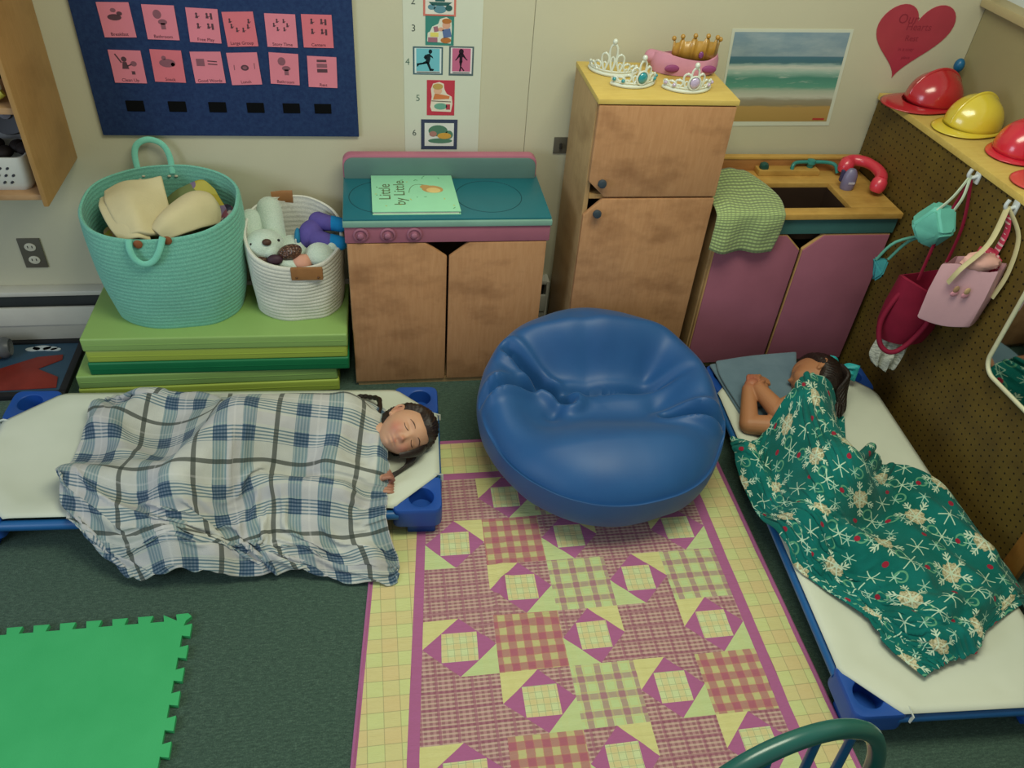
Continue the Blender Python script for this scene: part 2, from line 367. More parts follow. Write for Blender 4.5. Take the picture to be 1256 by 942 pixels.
b = rect(nb(), .686, 1.064, .07, .083, 0, YA, YB); pp('picture', b, '#dcd6d6', c5); b = rect(nb(), .686, 1.067, .06, .074, 0, YA-.0003, YB); pp('picture', b, '#bf6688', c5)
b = el(nb(), .685, 1.094, .008, .0085, YC, YD)
for pts in ([(.677, 1.088), (.693, 1.088), (.689, 1.072), (.69, 1.06), (.679, 1.06), (.68, 1.072)], [(.679, 1.062), (.689, 1.062), (.686, 1.045), (.684, 1.03), (.679, 1.03), (.682, 1.045)], [(.683, 1.045), (.688, 1.045), (.697, 1.033), (.694, 1.031)], [(.678, 1.087), (.67, 1.072), (.665, 1.066), (.668, 1.065), (.681, 1.078)], [(.692, 1.087), (.702, 1.072), (.707, 1.067), (.704, 1.066), (.69, 1.078)], [(.658, 1.0245), (.714, 1.0245), (.714, 1.027), (.658, 1.027)]):
    poly(b, pts, YC, YD)
pp('picture', b, '#2a1a26', c5)
c6 = pp('picture_card', rect(nb(), .620, .940, .093, .119, 0, Y0, Y1), '#bb3c4c', po)
b = poly(nb(), [(.585, .91), (.59, .895), (.655, .893), (.66, .92), (.657, .945), (.64, .955), (.632, .97), (.63, .988), (.615, .994), (.594, .988), (.587, .97), (.59, .945)], YA, YB); pp('picture', b, '#dcd2c0', c6)
b = el(nb(), .61, .965, .014, .012, YC, YD); pp('picture', b, '#dcae90', c6); b = el(nb(), .61, .979, .017, .010, YC-.0003, YD); pp('picture', b, '#b99a58', c6)
b = poly(nb(), [(.594, .935), (.648, .938), (.65, .947), (.625, .952), (.6, .955)], YC, YD); pp('picture', b, '#cc7a4a', c6)
b = rect(nb(), .622, .929, .066, .002, -.04, YC, YD); pp('picture', b, '#4a3a30', c6); b = el(nb(), .62, .912, .022, .011, YC, YD); pp('picture', b, '#6aa08c', c6); b = rect(nb(), .645, .91, .014, .018, 0, YC, YD); pp('picture', b, '#b04450', c6)
c7 = pp('picture_card', rect(nb(), .6165, .812, .125, .107, 0, Y0, Y1), '#3c455c', po)
b = rect(nb(), .6165, .812, .101, .082, 0, YA, YB); pp('picture', b, '#d4d8d0', c7); b = el(nb(), .612, .826, .033, .02, YC, YD); el(b, .65, .812, .014, .015, YC, YD); el(b, .62, .79, .042, .009, YC, YD); pp('picture', b, '#527d66', c7)
b = el(nb(), .634, .808, .024, .011, YC-.0004, YD); pp('picture', b, '#c89a44', c7); b = el(nb(), .595, .815, .013, .01, YC-.0003, YD); pp('picture', b, '#a2766c', c7)

# ------------------------------------------------------------------ beach picture and paper heart
bp = thing('beach_picture', 'seashore photo print taped on wall right of toy fridge', 'picture', (1.83, -.003, 1.03))
part('paper', prism(nb(), [(1.596, 1.188), (2.035, 1.196), (2.058, .856), (1.62, .85)], 'y', -.002, 0), PAPER, bp, smooth=False)
m = M('seashore_print', .35, .4); u, v, _ = m.xyz('UV'); nz = m.noise(4, 6, vec=m.coord('UV'), stretch=(1.2, 7, 1)); nzc = m.noise(3, 6, vec=m.coord('UV'), stretch=(1, 2, 1))
vv = v + (nz-.5)*.07*(v.lt(.7))
col = m.ramp(vv, [(0, '#a98a50'), (.17, '#b59459'), (.19, '#8f8468'), (.25, '#98917c'), (.29, '#c3c4b4'), (.36, '#a9b5a2'), (.40, '#5f9a86'), (.50, '#4f8a7a'), (.57, '#9cb9ac'), (.62, '#c8ccc0'), (.655, '#8fa9a4'), (.67, '#48707a'), (.735, '#4c7484'), (.742, '#8097a2'), (1, '#7e98a8')])
cl = m.node('ShaderNodeClamp'); m.link((nzc-.42)*3*v.gt(.745), cl.inputs[0]); col = m.mix(E(m.nt, cl.outputs[0])*.55, col, '#b9c4c4')
cl2 = m.node('ShaderNodeClamp'); m.link((nz-.58)*6*v.band(.45, .18), cl2.inputs[0]); col = m.mix(E(m.nt, cl2.outputs[0])*.7, col, '#d5d9cc'); m.color(col)
b = sheet(crom([[(1.624, -.0026, .868), (2.043, -.0026, .872)], [(1.607, -.0026, 1.178), (2.025, -.0026, 1.186)]], 2, 2).swapaxes(0, 1), np.array([[(0, 0), (0, 1)], [(1, 0), (1, 1)]], float))
bmesh.ops.recalc_face_normals(b, faces=b.faces[:]); part('print', b, m.m, bp, smooth=False)
part('caption_strip', box(1.985, 2.03, -.0036, -.0024, .877, .884), plain('#b03a34', .6), bp, smooth=False)
hp = []
for k in range(60):
    t = 2*PI*k/60; hx = 16*math.sin(t)**3; hz = 13*math.cos(t)-5*math.cos(2*t)-2*math.cos(3*t)-math.cos(4*t); hp.append((2.258+.0089*hx+.0010*hz, 1.181+.0086*hz))
he = thing('paper_heart', 'dark red laminated paper heart on wall above the helmets', 'decoration', (2.258, -.003, 1.05))
part('paper', prism(nb(), hp, 'y', -.003, 0), plain('#a83a4a', .3, .5, .1, 10), he, smooth=False)
HI = plain('#8c2c3c', .5, .3)
for s_, size, x, z in (('Our', .045, 2.225, 1.235), ('Hearts', .035, 2.275, 1.21), ('Rest', .028, 2.262, 1.172), ('in a cozy', .017, 2.255, 1.135), ('place', .016, 2.265, 1.107)):
    part('lettering', text_bm(s_, size, wallmat(x, z, -.0034)), HI, he, smooth=False)

# ------------------------------------------------------------------ toy stove
st = thing('toy_stove', 'wooden toy stove cabinet with teal top and pink control panel', 'toy stove', (.62, -.21, 0))
def cabinet(parent, x0, x1, y0, y1, z1, col):
    b = box(x0, x0+.016, y0, y1, 0, z1, .002); bx(b, x1-.016, x1, y0, y1, 0, z1, .002); bx(b, x0+.016, x1-.016, y0+.003, y1, .012, .03); bx(b, x0+.016, x1-.016, y1-.012, y1, .03, z1)
    part('cabinet_body', b, col, parent)
    part('inner_shelf', box(x0+.017, x1-.017, y0+.02, y1-.013, z1*.5, z1*.5+.014), W_DARK, parent)
cabinet(st, .291, .952, -.356, -.05, .604, W_SIDE)
for pts in ([(.293, .022), (.6165, .022), (.6165, .547), (.545, .601), (.293, .601)], [(.6235, .022), (.95, .022), (.95, .601), (.69, .601), (.6235, .547)]):
    d = part('door', prism(nb(), pts, 'y', -.375, -.358, .004), W_DOOR, st)
part('kick_rail', box(.3, .943, -.366, -.352, 0, .02), W_SIDE, st)
MAUVE = plain('#9e6072', .5, .35, .08, 7); TEAL = plain('#1f6a76', .38, .45, .08, 6); SAGE = plain('#5c7a74', .5, .35, .08, 8); SAGE2 = plain('#7aa294', .5, .35, .08, 8)
cp = part('control_panel', box(.287, .958, -.375, -.05, .604, .664, .004), MAUVE, st)
for x in (.338, .424, .509):
    kn = part('knob', lathe(nb(), [(.024, 0), (.024, .006), (.019, .008), (.018, .004), (.011, .004), (.010, .016), (.006, .019), (0, .019)], (x, -.375, .637), 28, (0, -1, 0)), plain('#9c6478', .35, .5), st)
part('top_edge', box(.283, .961, -.381, -.05, .664, .683, .003), SAGE2, st)
part('cooktop', box(.285, .959, -.372, -.05, .683, .690, .002), TEAL, st)
for x in (.415, .768): part('burner_ring', tube(nb(), [(x+.112*math.cos(a), -.222+.112*math.sin(a), .690) for a in np.linspace(0, 2*PI, 64, endpoint=False)], .0013, 6, True), plain('#124650', .6), st)
def rr(x0, x1, z0, z1, r, n=7): return [(x0, z0), (x1, z0)]+[(x1-r+r*math.cos(a), z1-r+r*math.sin(a)) for a in np.linspace(0, PI/2, n)]+[(x0+r-r*math.sin(a), z1-r+r*math.cos(a)) for a in np.linspace(0, PI/2, n)]
part('backsplash_trim', prism(nb(), rr(.284, .953, .69, .772, .03), 'y', -.083, -.048, .004), plain('#b06c80', .5, .35, .06), st)
part('backsplash', prism(nb(), rr(.288, .949, .69, .764, .03), 'y', -.09, -.08, .002), SAGE, st)

bk = thing('picture_book', 'mint green picture book lying on the teal stove top', 'book', (.515, -.22, .69))
BM = plain('#97d8b0', .4, .45, .04); bq = [(.378, -.348), (.662, -.348), (.652, -.092), (.377, -.092)]
part('cover', prism(nb(), bq, 'z', .7005, .703, .0008), BM, bk); part('cover', prism(nb(), bq, 'z', .6902, .6922, .0006), BM, bk)
part('pages', prism(nb(), [(.381, -.345), (.656, -.345), (.647, -.096), (.381, -.096)], 'z', .6922, .7005), plain('#d8d8c4', .7), bk)
BT = plain('#5a6a48', .6)
for s_, x, y, sz in (('Little', .422, -.212, .068), ('by Little', .470, -.218, .066)):
    part('lettering', text_bm(s_, sz*.8, Matrix.Translation((x, y, .7033)) @ Matrix.Rotation(PI/2, 4, 'Z')), BT, bk, smooth=False)
def bdisc(bm, x, y, rx, ry, z, rot=0, n=16): return prism(bm, [(x+rx*math.cos(a)*math.cos(rot)-ry*math.sin(a)*math.sin(rot), y+rx*math.cos(a)*math.sin(rot)+ry*math.sin(a)*math.cos(rot)) for a in np.linspace(0, 2*PI, n, endpoint=False)], 'z', .703, z)
b = bdisc(nb(), .580, -.195, .036, .026, .7034, -.2); bdisc(b, .557, -.178, .018, .014, .7035); bdisc(b, .549, -.172, .006, .009, .7034); part('picture', b, plain('#b8925a', .6), bk, smooth=False)
b = bdisc(nb(), .583, -.203, .024, .018, .7038, -.2); part('picture', b, plain('#dcc07e', .6), bk, smooth=False)
b = tube(nb(), smooth_path([(.555, -.165, .7032), (.535, -.16, .7032), (.517, -.167, .7032), (.505, -.19, .7032), (.50, -.22, .7032)], 4), .0009, 5); part('picture', b, BT, bk)
b = nb(); b2 = nb()
for k in range(34):
    x, y = random.uniform(.385, .648), random.uniform(-.338, -.1)
    if .40 < x < .49 and -.3 < y < -.13 or .53 < x < .62 and -.24 < y < -.15: continue
    bdisc(b if k % 3 else b2, x, y, random.uniform(.003, .007), .0018, .7034, random.uniform(0, 3), 8)
part('picture', b, plain('#5f9a70', .6), bk, smooth=False); part('picture', b2, plain('#b8b860', .6), bk, smooth=False)

# ------------------------------------------------------------------ toy fridge
fr = thing('toy_fridge', 'tall brown wooden toy fridge with two doors and pale top', 'toy fridge', (1.285, -.21, 0))
b = box(1.062, 1.078, -.357, -.05, 0, 1.07, .002); bx(b, 1.492, 1.508, -.357, -.05, 0, 1.07, .002); bx(b, 1.078, 1.492, -.062, -.05, .03, 1.07); bx(b, 1.078, 1.492, -.354, -.062, 0, .03)
part('cabinet_body', b, W_SIDE, fr)
part('shelf_divider', box(1.078, 1.492, -.362, -.062, .752, .768), W_EDGE, fr); part('inner_shelf', box(1.078, 1.492, -.33, -.062, .4, .414), W_DARK, fr)
part('top_panel', box(1.06, 1.51, -.377, -.05, 1.07, 1.087, .003), W_TOP, fr)
KN = plain('#34404a', .35, .5)
for pts, kx, kz in (([(1.066, 1.066), (1.505, 1.066), (1.505, .7635), (1.124, .7635), (1.066, .818)], 1.106, .819), ([(1.063, .03), (1.505, .03), (1.505, .7565), (1.122, .7565), (1.063, .696)], 1.104, .712)):
    d = part('door', prism(nb(), pts, 'y', -.376, -.358, .004), W_DOOR, fr)
    part('knob', lathe(nb(), [(.006, 0), (.006, .008), (.013, .011), (.015, .018), (.012, .025), (0, .028)], (kx, -.376, kz), 20, (0, -1, 0)), KN, d, label='dark round knob')

# ------------------------------------------------------------------ toy sink
sk = thing('toy_sink', 'wooden toy sink cabinet with mauve doors and open basin', 'toy sink', (1.88, -.21, 0))
cabinet(sk, 1.548, 2.210, -.356, -.05, .68, W_SIDE)
for pts in ([(1.553, .045), (1.877, .045), (1.877, .552), (1.812, .612), (1.553, .612)], [(1.885, .045), (2.208, .045), (2.208, .612), (1.95, .612), (1.885, .552)]):
    d = part('door', prism(nb(), pts, 'y', -.370, -.358, .003), W_EDGE, sk); cx = sum(p[0] for p in pts)/5
    part('door_face', prism(nb(), [(cx+(x-cx)*.975, .33+(z-.33)*.985) for x, z in pts], 'y', -.3755, -.369, .002), MAUVE, d)
part('front_rail', box(1.548, 2.212, -.374, -.354, .616, .680, .002), plain('#3d6a68', .5, .35, .1), sk)
b = box(1.543, 2.213, -.39, -.341, .68, .701, .003); bx(b, 1.543, 2.213, -.155, -.05, .68, .701, .003); bx(b, 1.543, 1.70, -.341, -.155, .68, .701, .003); bx(b, 2.037, 2.213, -.341, -.155, .68, .701, .003)
part('counter', b, W_COUNTER, sk)
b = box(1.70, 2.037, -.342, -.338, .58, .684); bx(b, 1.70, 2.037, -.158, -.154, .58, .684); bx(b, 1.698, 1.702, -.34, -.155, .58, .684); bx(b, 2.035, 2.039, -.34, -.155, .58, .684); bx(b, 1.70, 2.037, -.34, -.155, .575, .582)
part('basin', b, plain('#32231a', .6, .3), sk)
part('backsplash', box(1.545, 2.214, -.052, -.028, .69, .752, .003), wood('sink_back', '#a06c3c', '#ac7846', '#7d5026', stretch=(2, 18, 18)), sk)
part('backsplash_cap', box(1.545, 2.214, -.055, -.026, .746, .755, .002), W_COUNTER, sk)
part('ledge', box(1.785, 2.025, -.098, -.052, .701, .722, .003), W_COUNTER, sk)
FT = plain('#2f7f78', .35, .5)
fa = part('faucet', tube(nb(), smooth_path([(1.918, -.085, .716), (1.922, -.078, .735), (1.94, -.07, .742), (1.997, -.066, .742), (2.06, -.07, .742), (2.088, -.082, .736), (2.098, -.095, .712)], 5), .007, 10), FT, sk)
part('faucet_stem', lathe(nb(), [(.012, .7), (.012, .73), (.017, .738), (.015, .75), (0, .754)], (1.997, -.066, 0), 18), FT, fa)
part('tap_knob', lathe(nb(), [(.006, 0), (.006, .012), (.016, .016), (.018, .026), (.013, .036), (0, .038)], (1.81, -.052, .728), 20, (0, -1, 0)), plain('#1e4a44', .35, .5), sk)
bt = thing('toy_bottle', 'small purple grey plastic bottle standing on the sink counter', 'bottle', (2.086, -.2, .701))
part('bottle_body', lathe(nb(), [(0, .701), (.023, .701), (.026, .706), (.027, .73), (.025, .755), (.018, .770), (.012, .777), (0, .779)], (2.086, -.2, 0), 24, sx=1, sy=.8), plain('#77708e', .35, .5), bt)
part('label_patch', box(2.074, 2.098, -.2225, -.2205, .728, .736), plain('#b9b4c4', .5), bt); part('trigger', box(2.055, 2.066, -.196, -.18, .725, .768, .004), plain('#3c3a5c', .4), bt)
ph = thing('toy_telephone', 'red plastic toy telephone handset at right end of sink counter', 'telephone', (2.17, -.17, .701))
RED = plain('#d0384a', .3, .5, .05, coat=.3)
hpth = smooth_path([(2.118, -.095, .745), (2.150, -.088, .752), (2.185, -.115, .757), (2.20, -.165, .757), (2.196, -.215, .752), (2.178, -.245, .744)], 6)
part('handle', tube(nb(), hpth, [.019+.004*abs(i/(len(hpth)-1)-.5)*2 for i in range(len(hpth))], 16), RED, ph)
for c_, ax in (((2.122, -.1, .745), (-.35, -.25, -1)), ((2.176, -.248, .742), (-.3, -.2, -1))):
    part('earpiece', lathe(nb(), [(0, -.02), (.018, -.018), (.026, -.006), (.028, .012), (.025, .027), (.018, .036), (0, .036)], c_, 24, ax), RED, ph)
ph.location.z += .007
tw = thing('dish_towel', 'green and grey striped dish towel hanging over sink counter edge', 'towel', (1.64, -.39, .57))
m = M('towel_weave', .9, .1); uu, v, _ = m.xyz('UV'); st1 = (v*430).sin().gt(.1); st2 = (uu*430).sin().gt(.2)
m.color(m.mix(st1.mx(st2*.5)*.75, '#a9bf7e', '#5c6450')); m.bump(st1, .001, .4); m.sheen(.2)
TG = [[(1.53, -.10, .712), (1.60, -.095, .716), (1.66, -.088, .726), (1.71, -.086, .72), (1.745, -.09, .712)],
      [(1.525, -.20, .713), (1.59, -.19, .716), (1.66, -.18, .718), (1.73, -.175, .714), (1.785, -.19, .707)],
      [(1.522, -.31, .715), (1.585, -.30, .722), (1.65, -.30, .714), (1.72, -.29, .713), (1.788, -.30, .707)],
      [(1.519, -.385, .712), (1.57, -.385, .716), (1.64, -.388, .713), (1.70, -.385, .713), (1.765, -.388, .711)],
      [(1.516, -.405, .690), (1.565, -.41, .690), (1.63, -.402, .69), (1.70, -.408, .69), (1.763, -.404, .695)],
      [(1.514, -.41, .64), (1.56, -.422, .635), (1.63, -.40, .64), (1.69, -.412, .637), (1.762, -.40, .64)],
      [(1.512, -.412, .585), (1.56, -.425, .572), (1.63, -.398, .57), (1.69, -.412, .566), (1.75, -.40, .566)]]
P = crom(TG, 44, 30); uv = np.zeros((44, 30, 2)); uv[:, :, 0] = np.linspace(0, .25, 30)[None]; uv[:, :, 1] = np.linspace(0, .45, 44)[:, None]
for i in range(44):
    for j in range(30): P[i, j, 2 if i < 26 else 1] += (.004 if i < 26 else -.004)*noise.noise(Vector((j*.22, i*.16, 3)))
part('cloth', sheet(P, uv), m.m, tw, mods=(('SOLIDIFY', dict(thickness=.003, offset=1)),))

# ------------------------------------------------------------------ folded gym mats
LG = plain('#8cae62', .45, .4, .04, 5); LM = plain('#a2b54c', .45, .4, .04, 5); DG = plain('#1c7246', .45, .4, .06, 5); VINYL = {'l': LG, 'm': LM, 'd': DG}
def folded_mat(label, x0, x1, y0, y1, panels, rz):
    t = thing('folding_mat', label, 'gym mat', ((x0+x1)/2, (y0+y1)/2, panels[0][0]), rz, 'folded gym mats under the baskets')
    for i, (z0, z1, k) in enumerate(panels):
        j = .004*(i % 2)
        p = part('mat_panel', box(x0-t.location.x+j, x1-t.location.x-j, y0-t.location.y+j, y1-t.location.y, z0-t.location.z, z1-t.location.z, .007, 3), VINYL[k], t, local=True)
        part('seam', box(x0-t.location.x+j+.01, x1-t.location.x-j-.01, y0-t.location.y+j-.0012, y0-t.location.y+j+.002, (z0+z1)/2-t.location.z-.001, (z0+z1)/2-t.location.z+.001), VINYL[k], p, local=True)
folded_mat('folded gym mat of lime panels lying lowest behind the left cot', -.655, .232, -.392, -.07, [(.0, .05, 'm'), (.05, .105, 'l')], 0)
folded_mat('folded gym mat with light green top and dark green bottom panel under baskets', -.598, .276, -.392, -.07, [(.105, .157, 'd'), (.157, .207, 'm'), (.207, .26, 'l')], -.02)

# ------------------------------------------------------------------ rope baskets
def basket(name, label, cx, cy, z0, ba, bb_, ra, rb, rimz, col, rows, belly, skew=0):
    t = thing(name, label, 'basket', (cx, cy, z0)); b = nb(); seg = 72; n = rows*4
    def ring(f, inset, coil):
        out = []
        for i in range(seg):
            a = 2*PI*i/seg; ca, sa = math.cos(a), math.sin(a); rim = rimz(ca, sa)
            s = f**.8; rx_, ry_ = ba+(ra-ba)*s+belly*math.sin(PI*f), bb_+(rb-bb_)*s+belly*math.sin(PI*f)
            e = 2.3; k = (abs(ca)**e+abs(sa)**e)**(-1/e)
            wob = .006*noise.noise(Vector((ca*2, sa*2, f*3+skew)))
            k2 = 1+(coil+wob-inset)/rx_
            out.append(b.verts.new((cx+rx_*k*ca*k2, cy+skew*f+ry_*k*sa*k2, z0+(rim-z0)*f)))
        return out
    outer = [ring(j/n, 0, .0022*abs(math.sin(PI*j/4))) for j in range(n+1)]
    top = [ring(1.008, .004, 0)]; inner = [ring(1-j/n*.85, .010, .0015*abs(math.sin(PI*j/4))) for j in range(0, n+1, 1)]
    rr_ = outer+top+inner
    for a, c in zip(rr_, rr_[1:]):
        for i in range(seg): b.faces.new((a[i], a[(i+1) % seg], c[(i+1) % seg], c[i]))
    b.faces.new(outer[0][::-1]); b.faces.new(inner[-1])
    bmesh.ops.recalc_face_normals(b, faces=b.faces[:])
    part('woven_body', b, col, t); return t
m = M('rope_mint', .85, .15); g = m.noise(220, 3); m.color(m.ramp(g, [(.3, '#63a894'), (.7, '#7fbfa9')])); m.bump(g, .002, .5); m.sheen(.2); MINT = m.m
m = M('rope_white', .85, .15); g = m.noise(220, 3); m.color(m.ramp(g, [(.3, '#c6c6ba'), (.7, '#dcdcd0')])); m.bump(g, .002, .5); WROPE = m.m
rim1 = lambda ca, sa: .66+.055*sa+.012*ca
k1 = basket('rope_basket', 'large mint green rope basket full of folded cloths on the mats', -.30, -.19, .26, .205, .145, .248, .15, rim1, MINT, 24, .012)
STR = plain('#7cc6ae', .85, .15, .08, 200); BROWN = plain('#8a5230', .6, .3)
part('handle', tube(nb(), smooth_path([(-.375, -.347, .615), (-.376, -.358, .585), (-.366, -.363, .552), (-.342, -.366, .535), (-.312, -.366, .545), (-.288, -.362, .58), (-.272, -.35, .622)], 5), .010, 10, flat=.4, up=(1, 0, 0)), STR, k1, label='mint rope handle hanging down')
part('handle', tube(nb(), smooth_path([(-.385, -.046, .69), (-.387, -.035, .75), (-.372, -.03, .785), (-.335, -.028, .80), (-.296, -.03, .785), (-.279, -.035, .745), (-.278, -.046, .69)], 5), .010, 10, flat=.4, up=(1, 0, 0)), STR, k1, label='mint rope handle standing up')
for x, z in ((-.352, .594), (-.262, .606)): part('leather_tab', lathe(nb(), [(0, 0), (.014, 0), (.014, .004), (.011, .006), (0, .006)], (x, -.342, z), 16, (0, -1, 0)), BROWN, k1, label='brown leather tab')
for x in (-.40, -.385, -.372, -.29, -.268): part('stitch', ball(nb(), (x, -.047, .68-.01*(int(x*1000) % 2)), .006, .004, .004), plain('#b9b398', .5), k1)
rim2 = lambda ca, sa: .545+.062*sa-.006*ca
k2 = basket('rope_basket', 'smaller white rope basket holding plush toys beside the toy stove', .108, -.185, .26, .148, .125, .164, .14, rim2, WROPE, 16, .004, skew=.0)
TAN = plain('#96683e', .55, .35, .12, 30)
part('leather_handle', box(.10, .205, -.334, -.322, .44, .488, .005), TAN, k2); part('leather_handle', tube(nb(), [(.035, -.052, .598), (.07, -.05, .602), (.105, -.05, .602)], .026, 14, flat=.25, up=(0, 0, 1)), TAN, k2)
for x in (.118, .19): part('rivet', ball(nb(), (x, -.334, .452), .004), plain('#5a3a20', .3), k2)

CREAM = plain('#cdc298', .9, .1, .05, 12, .001, 160)
def cloth(name, label, G, nu, nv, mat_, thick, group=None, rough=.006, seed=0, root=None):
    t = root or thing(name, label, 'cloth', tuple(np.asarray(G).reshape(-1, 3).mean(0)), group=group)
    P = crom(G, nu, nv)
    for i in range(nu):
        for j in range(nv): P[i, j, 2] += rough*noise.noise(Vector((i*.12, j*.12, seed)))
    uv = np.stack(np.meshgrid(np.linspace(0, .4, nu), np.linspace(0, .4, nv), indexing='ij'), -1)
    part('folded_cloth', sheet(P, uv), mat_, t, mods=(('SOLIDIFY', dict(thickness=thick, offset=-1)), ('SUBSURF', dict(levels=1, render_levels=1)))); return t
fb = cloth('folded_blanket', 'cream folded fleece blanket heaped on top in mint basket', [
 [(-.480, -.14, .675), (-.42, -.12, .70), (-.35, -.11, .705), (-.30, -.105, .71)], [(-.470, -.19, .665), (-.40, -.18, .695), (-.33, -.175, .675), (-.28, -.16, .655)],
 [(-.44, -.25, .635), (-.37, -.25, .665), (-.32, -.245, .63), (-.265, -.215, .61)], [(-.40, -.305, .595), (-.35, -.312, .62), (-.31, -.30, .605), (-.25, -.25, .585)]], 26, 22, CREAM, .018, seed=1)
cloth('', '', [[(-.335, -.27, .595), (-.31, -.22, .615), (-.275, -.18, .635), (-.235, -.15, .65), (-.195, -.135, .652), (-.15, -.135, .635)],
 [(-.32, -.285, .615), (-.29, -.25, .65), (-.25, -.205, .672), (-.20, -.17, .685), (-.15, -.155, .675), (-.125, -.16, .64)],
 [(-.30, -.305, .61), (-.262, -.285, .645), (-.22, -.255, .665), (-.17, -.22, .67), (-.13, -.19, .655), (-.115, -.185, .61)],
 [(-.28, -.305, .58), (-.24, -.30, .592), (-.20, -.28, .60), (-.155, -.25, .60), (-.13, -.22, .59), (-.125, -.205, .57)]], 22, 34, CREAM, .014, seed=2, root=fb)
cloth('', '', [[(-.495, -.15, .655), (-.43, -.13, .68), (-.36, -.12, .685)], [(-.488, -.20, .648), (-.41, -.19, .675), (-.34, -.185, .655)], [(-.455, -.262, .615), (-.38, -.262, .645), (-.33, -.255, .61)], [(-.415, -.312, .578), (-.36, -.318, .60), (-.32, -.305, .585)]], 24, 18, CREAM, .014, seed=8, root=fb)
def quiltcloth(name, cols, sc):
    m = M(name, .85, .1); v = m.node('ShaderNodeTexVoronoi'); v.inputs['Scale'].default_value = sc; v.distance = 'CHEBYCHEV'; m.link(m.coord('Object'), v.inputs['Vector'])
    sx = m.node('ShaderNodeSeparateColor'); m.link(v.outputs['Color'], sx.inputs[0]); n = len(cols)
    col = m.ramp(E(m.nt, sx.outputs[0]), [(i/n, c) for i, c in enumerate(cols)]); col.node.color_ramp.interpolation = 'CONSTANT'; m.color(col); return m.m
cloth('patchwork_cloth', 'yellow green and purple printed cloth behind cream blanket in mint basket', [[(-.31, -.10, .62), (-.25, -.085, .66), (-.18, -.08, .685), (-.14, -.10, .66)], [(-.30, -.14, .60), (-.24, -.13, .645), (-.17, -.13, .65), (-.11, -.14, .62)], [(-.28, -.19, .57), (-.22, -.18, .60), (-.15, -.17, .605), (-.09, -.17, .58)]], 20, 24, quiltcloth('patchwork_print', ['#a89a3c', '#6f7a4c', '#7a6a84', '#b0a850', '#8a6a5a'], 16), .01, seed=3)
cloth('striped_cloth', 'dark striped cloth tucked at right side of mint basket', [[(-.14, -.12, .60), (-.10, -.12, .615), (-.075, -.14, .60)], [(-.14, -.17, .585), (-.095, -.175, .605), (-.07, -.19, .585)], [(-.13, -.22, .56), (-.09, -.23, .58), (-.075, -.235, .56)]], 14, 14, quiltcloth('striped_print', ['#4a4858', '#8a5560', '#a8a49c', '#3a3444'], 40), .01, seed=4)
cloth('pink_cloth', 'pink and yellow patterned cloth at left side of mint basket', [[(-.50, -.16, .55), (-.45, -.17, .58), (-.40, -.18, .57)], [(-.49, -.22, .56), (-.44, -.23, .60), (-.39, -.25, .58)], [(-.46, -.28, .55), (-.42, -.29, .575), (-.37, -.30, .565)]], 16, 16, quiltcloth('pink_print', ['#c08c78', '#c8a07c', '#b8a84a', '#b07a68'], 20), .012, seed=5)
b = nb(); lathe(b, [(0, .3), (.19, .3), (.2, .45), (.19, .53), (.1, .56), (0, .57)], (-.30, -.18, 0), 32, sx=1.05, sy=.62); tag(part('cloth_bundle', b, plain('#7c7258', .9, .1, .2, 12)), 'dull brown cloth bundle deep inside the mint basket', 'cloth')

# plush toys
WF = M('white_plush', .95, .1); g = WF.noise(300, 3); WF.color(WF.ramp(g, [(.3, '#b9cdbc'), (.7, '#d2dfd0')])); WF.bump(g, .004, .7); WF.sheen(.4); WF = WF.m
pl = thing('plush_dog', 'white plush dog with long ears and brown nose in white basket', 'plush toy', (.03, -.2, .44), group=None)
b = ball(nb(), (.012, -.205, .50), .060, .056, .050); ball(b, (.03, -.235, .498), .03, .028, .026); part('head', b, WF, pl)
part('ear', cap(nb(), (-.02, -.165, .485), .030, (-.03, -.12, .545), .035, 20), WF, pl); part('ear', cap(nb(), (.04, -.15, .50), .034, (.025, -.095, .57), .039, 20), WF, pl)
part('nose', ball(nb(), (.026, -.248, .537), .014, .010, .011), plain('#4e3426', .6), pl); part('eye', ball(nb(), (.058, -.222, .528), .0045), plain('#18140f', .3), pl); part('eye', ball(nb(), (-.022, -.238, .524), .0045), plain('#18140f', .3), pl)
part('body', ball(nb(), (.09, -.18, .465), .055, .06, .045), WF, pl); part('paw', cap(nb(), (.05, -.26, .475), .02, (.10, -.275, .465), .022), WF, pl)
bowm = M('brown_sequins', .3, .6); v = bowm.node('ShaderNodeTexVoronoi'); v.inputs['Scale'].default_value = 170; bowm.link(bowm.coord('Object'), v.inputs['Vector'])
bowm.color(bowm.ramp(E(bowm.nt, v.outputs['Distance']), [(.0, '#caa890'), (.25, '#6a4632'), (.7, '#3a2418')])); bowm.bump(E(bowm.nt, v.outputs['Distance']), .003, .8)
sb = thing('sequin_bow', 'brown sequined toy bow lying on white plush dog', 'toy', (.09, -.27, .49))
part('loop', ball(nb(), (.098, -.268, .512), .042, .026, .026, rot=Matrix.Rotation(-.3, 3, 'Y')), bowm.m, sb); part('loop', ball(nb(), (.05, -.290, .497), .026, .016, .018), plain('#3c2430', .6), sb)
lp = thing('spotted_toy', 'small leopard spotted toy at left rim of white basket', 'toy', (.0, -.28, .47))
part('body', ball(nb(), (.0, -.272, .478), .026, .02, .018), bowm.m, lp); part('ear', prism(nb(), [(.018, .47), (.045, .47), (.03, .495)], 'y', -.292, -.286, .002), WF, lp)
dl = thing('plush_doll', 'purple plush doll with blue feet leaning over basket rim to stove', 'plush toy', (.19, -.13, .46))
PUR = plain('#5d5296', .9, .1, .12, 30, .001, 200); BLU = plain('#1f7fb8', .9, .1, .1, 30, .001, 200)
pl.scale = (1.1, 1.1, 1.05)
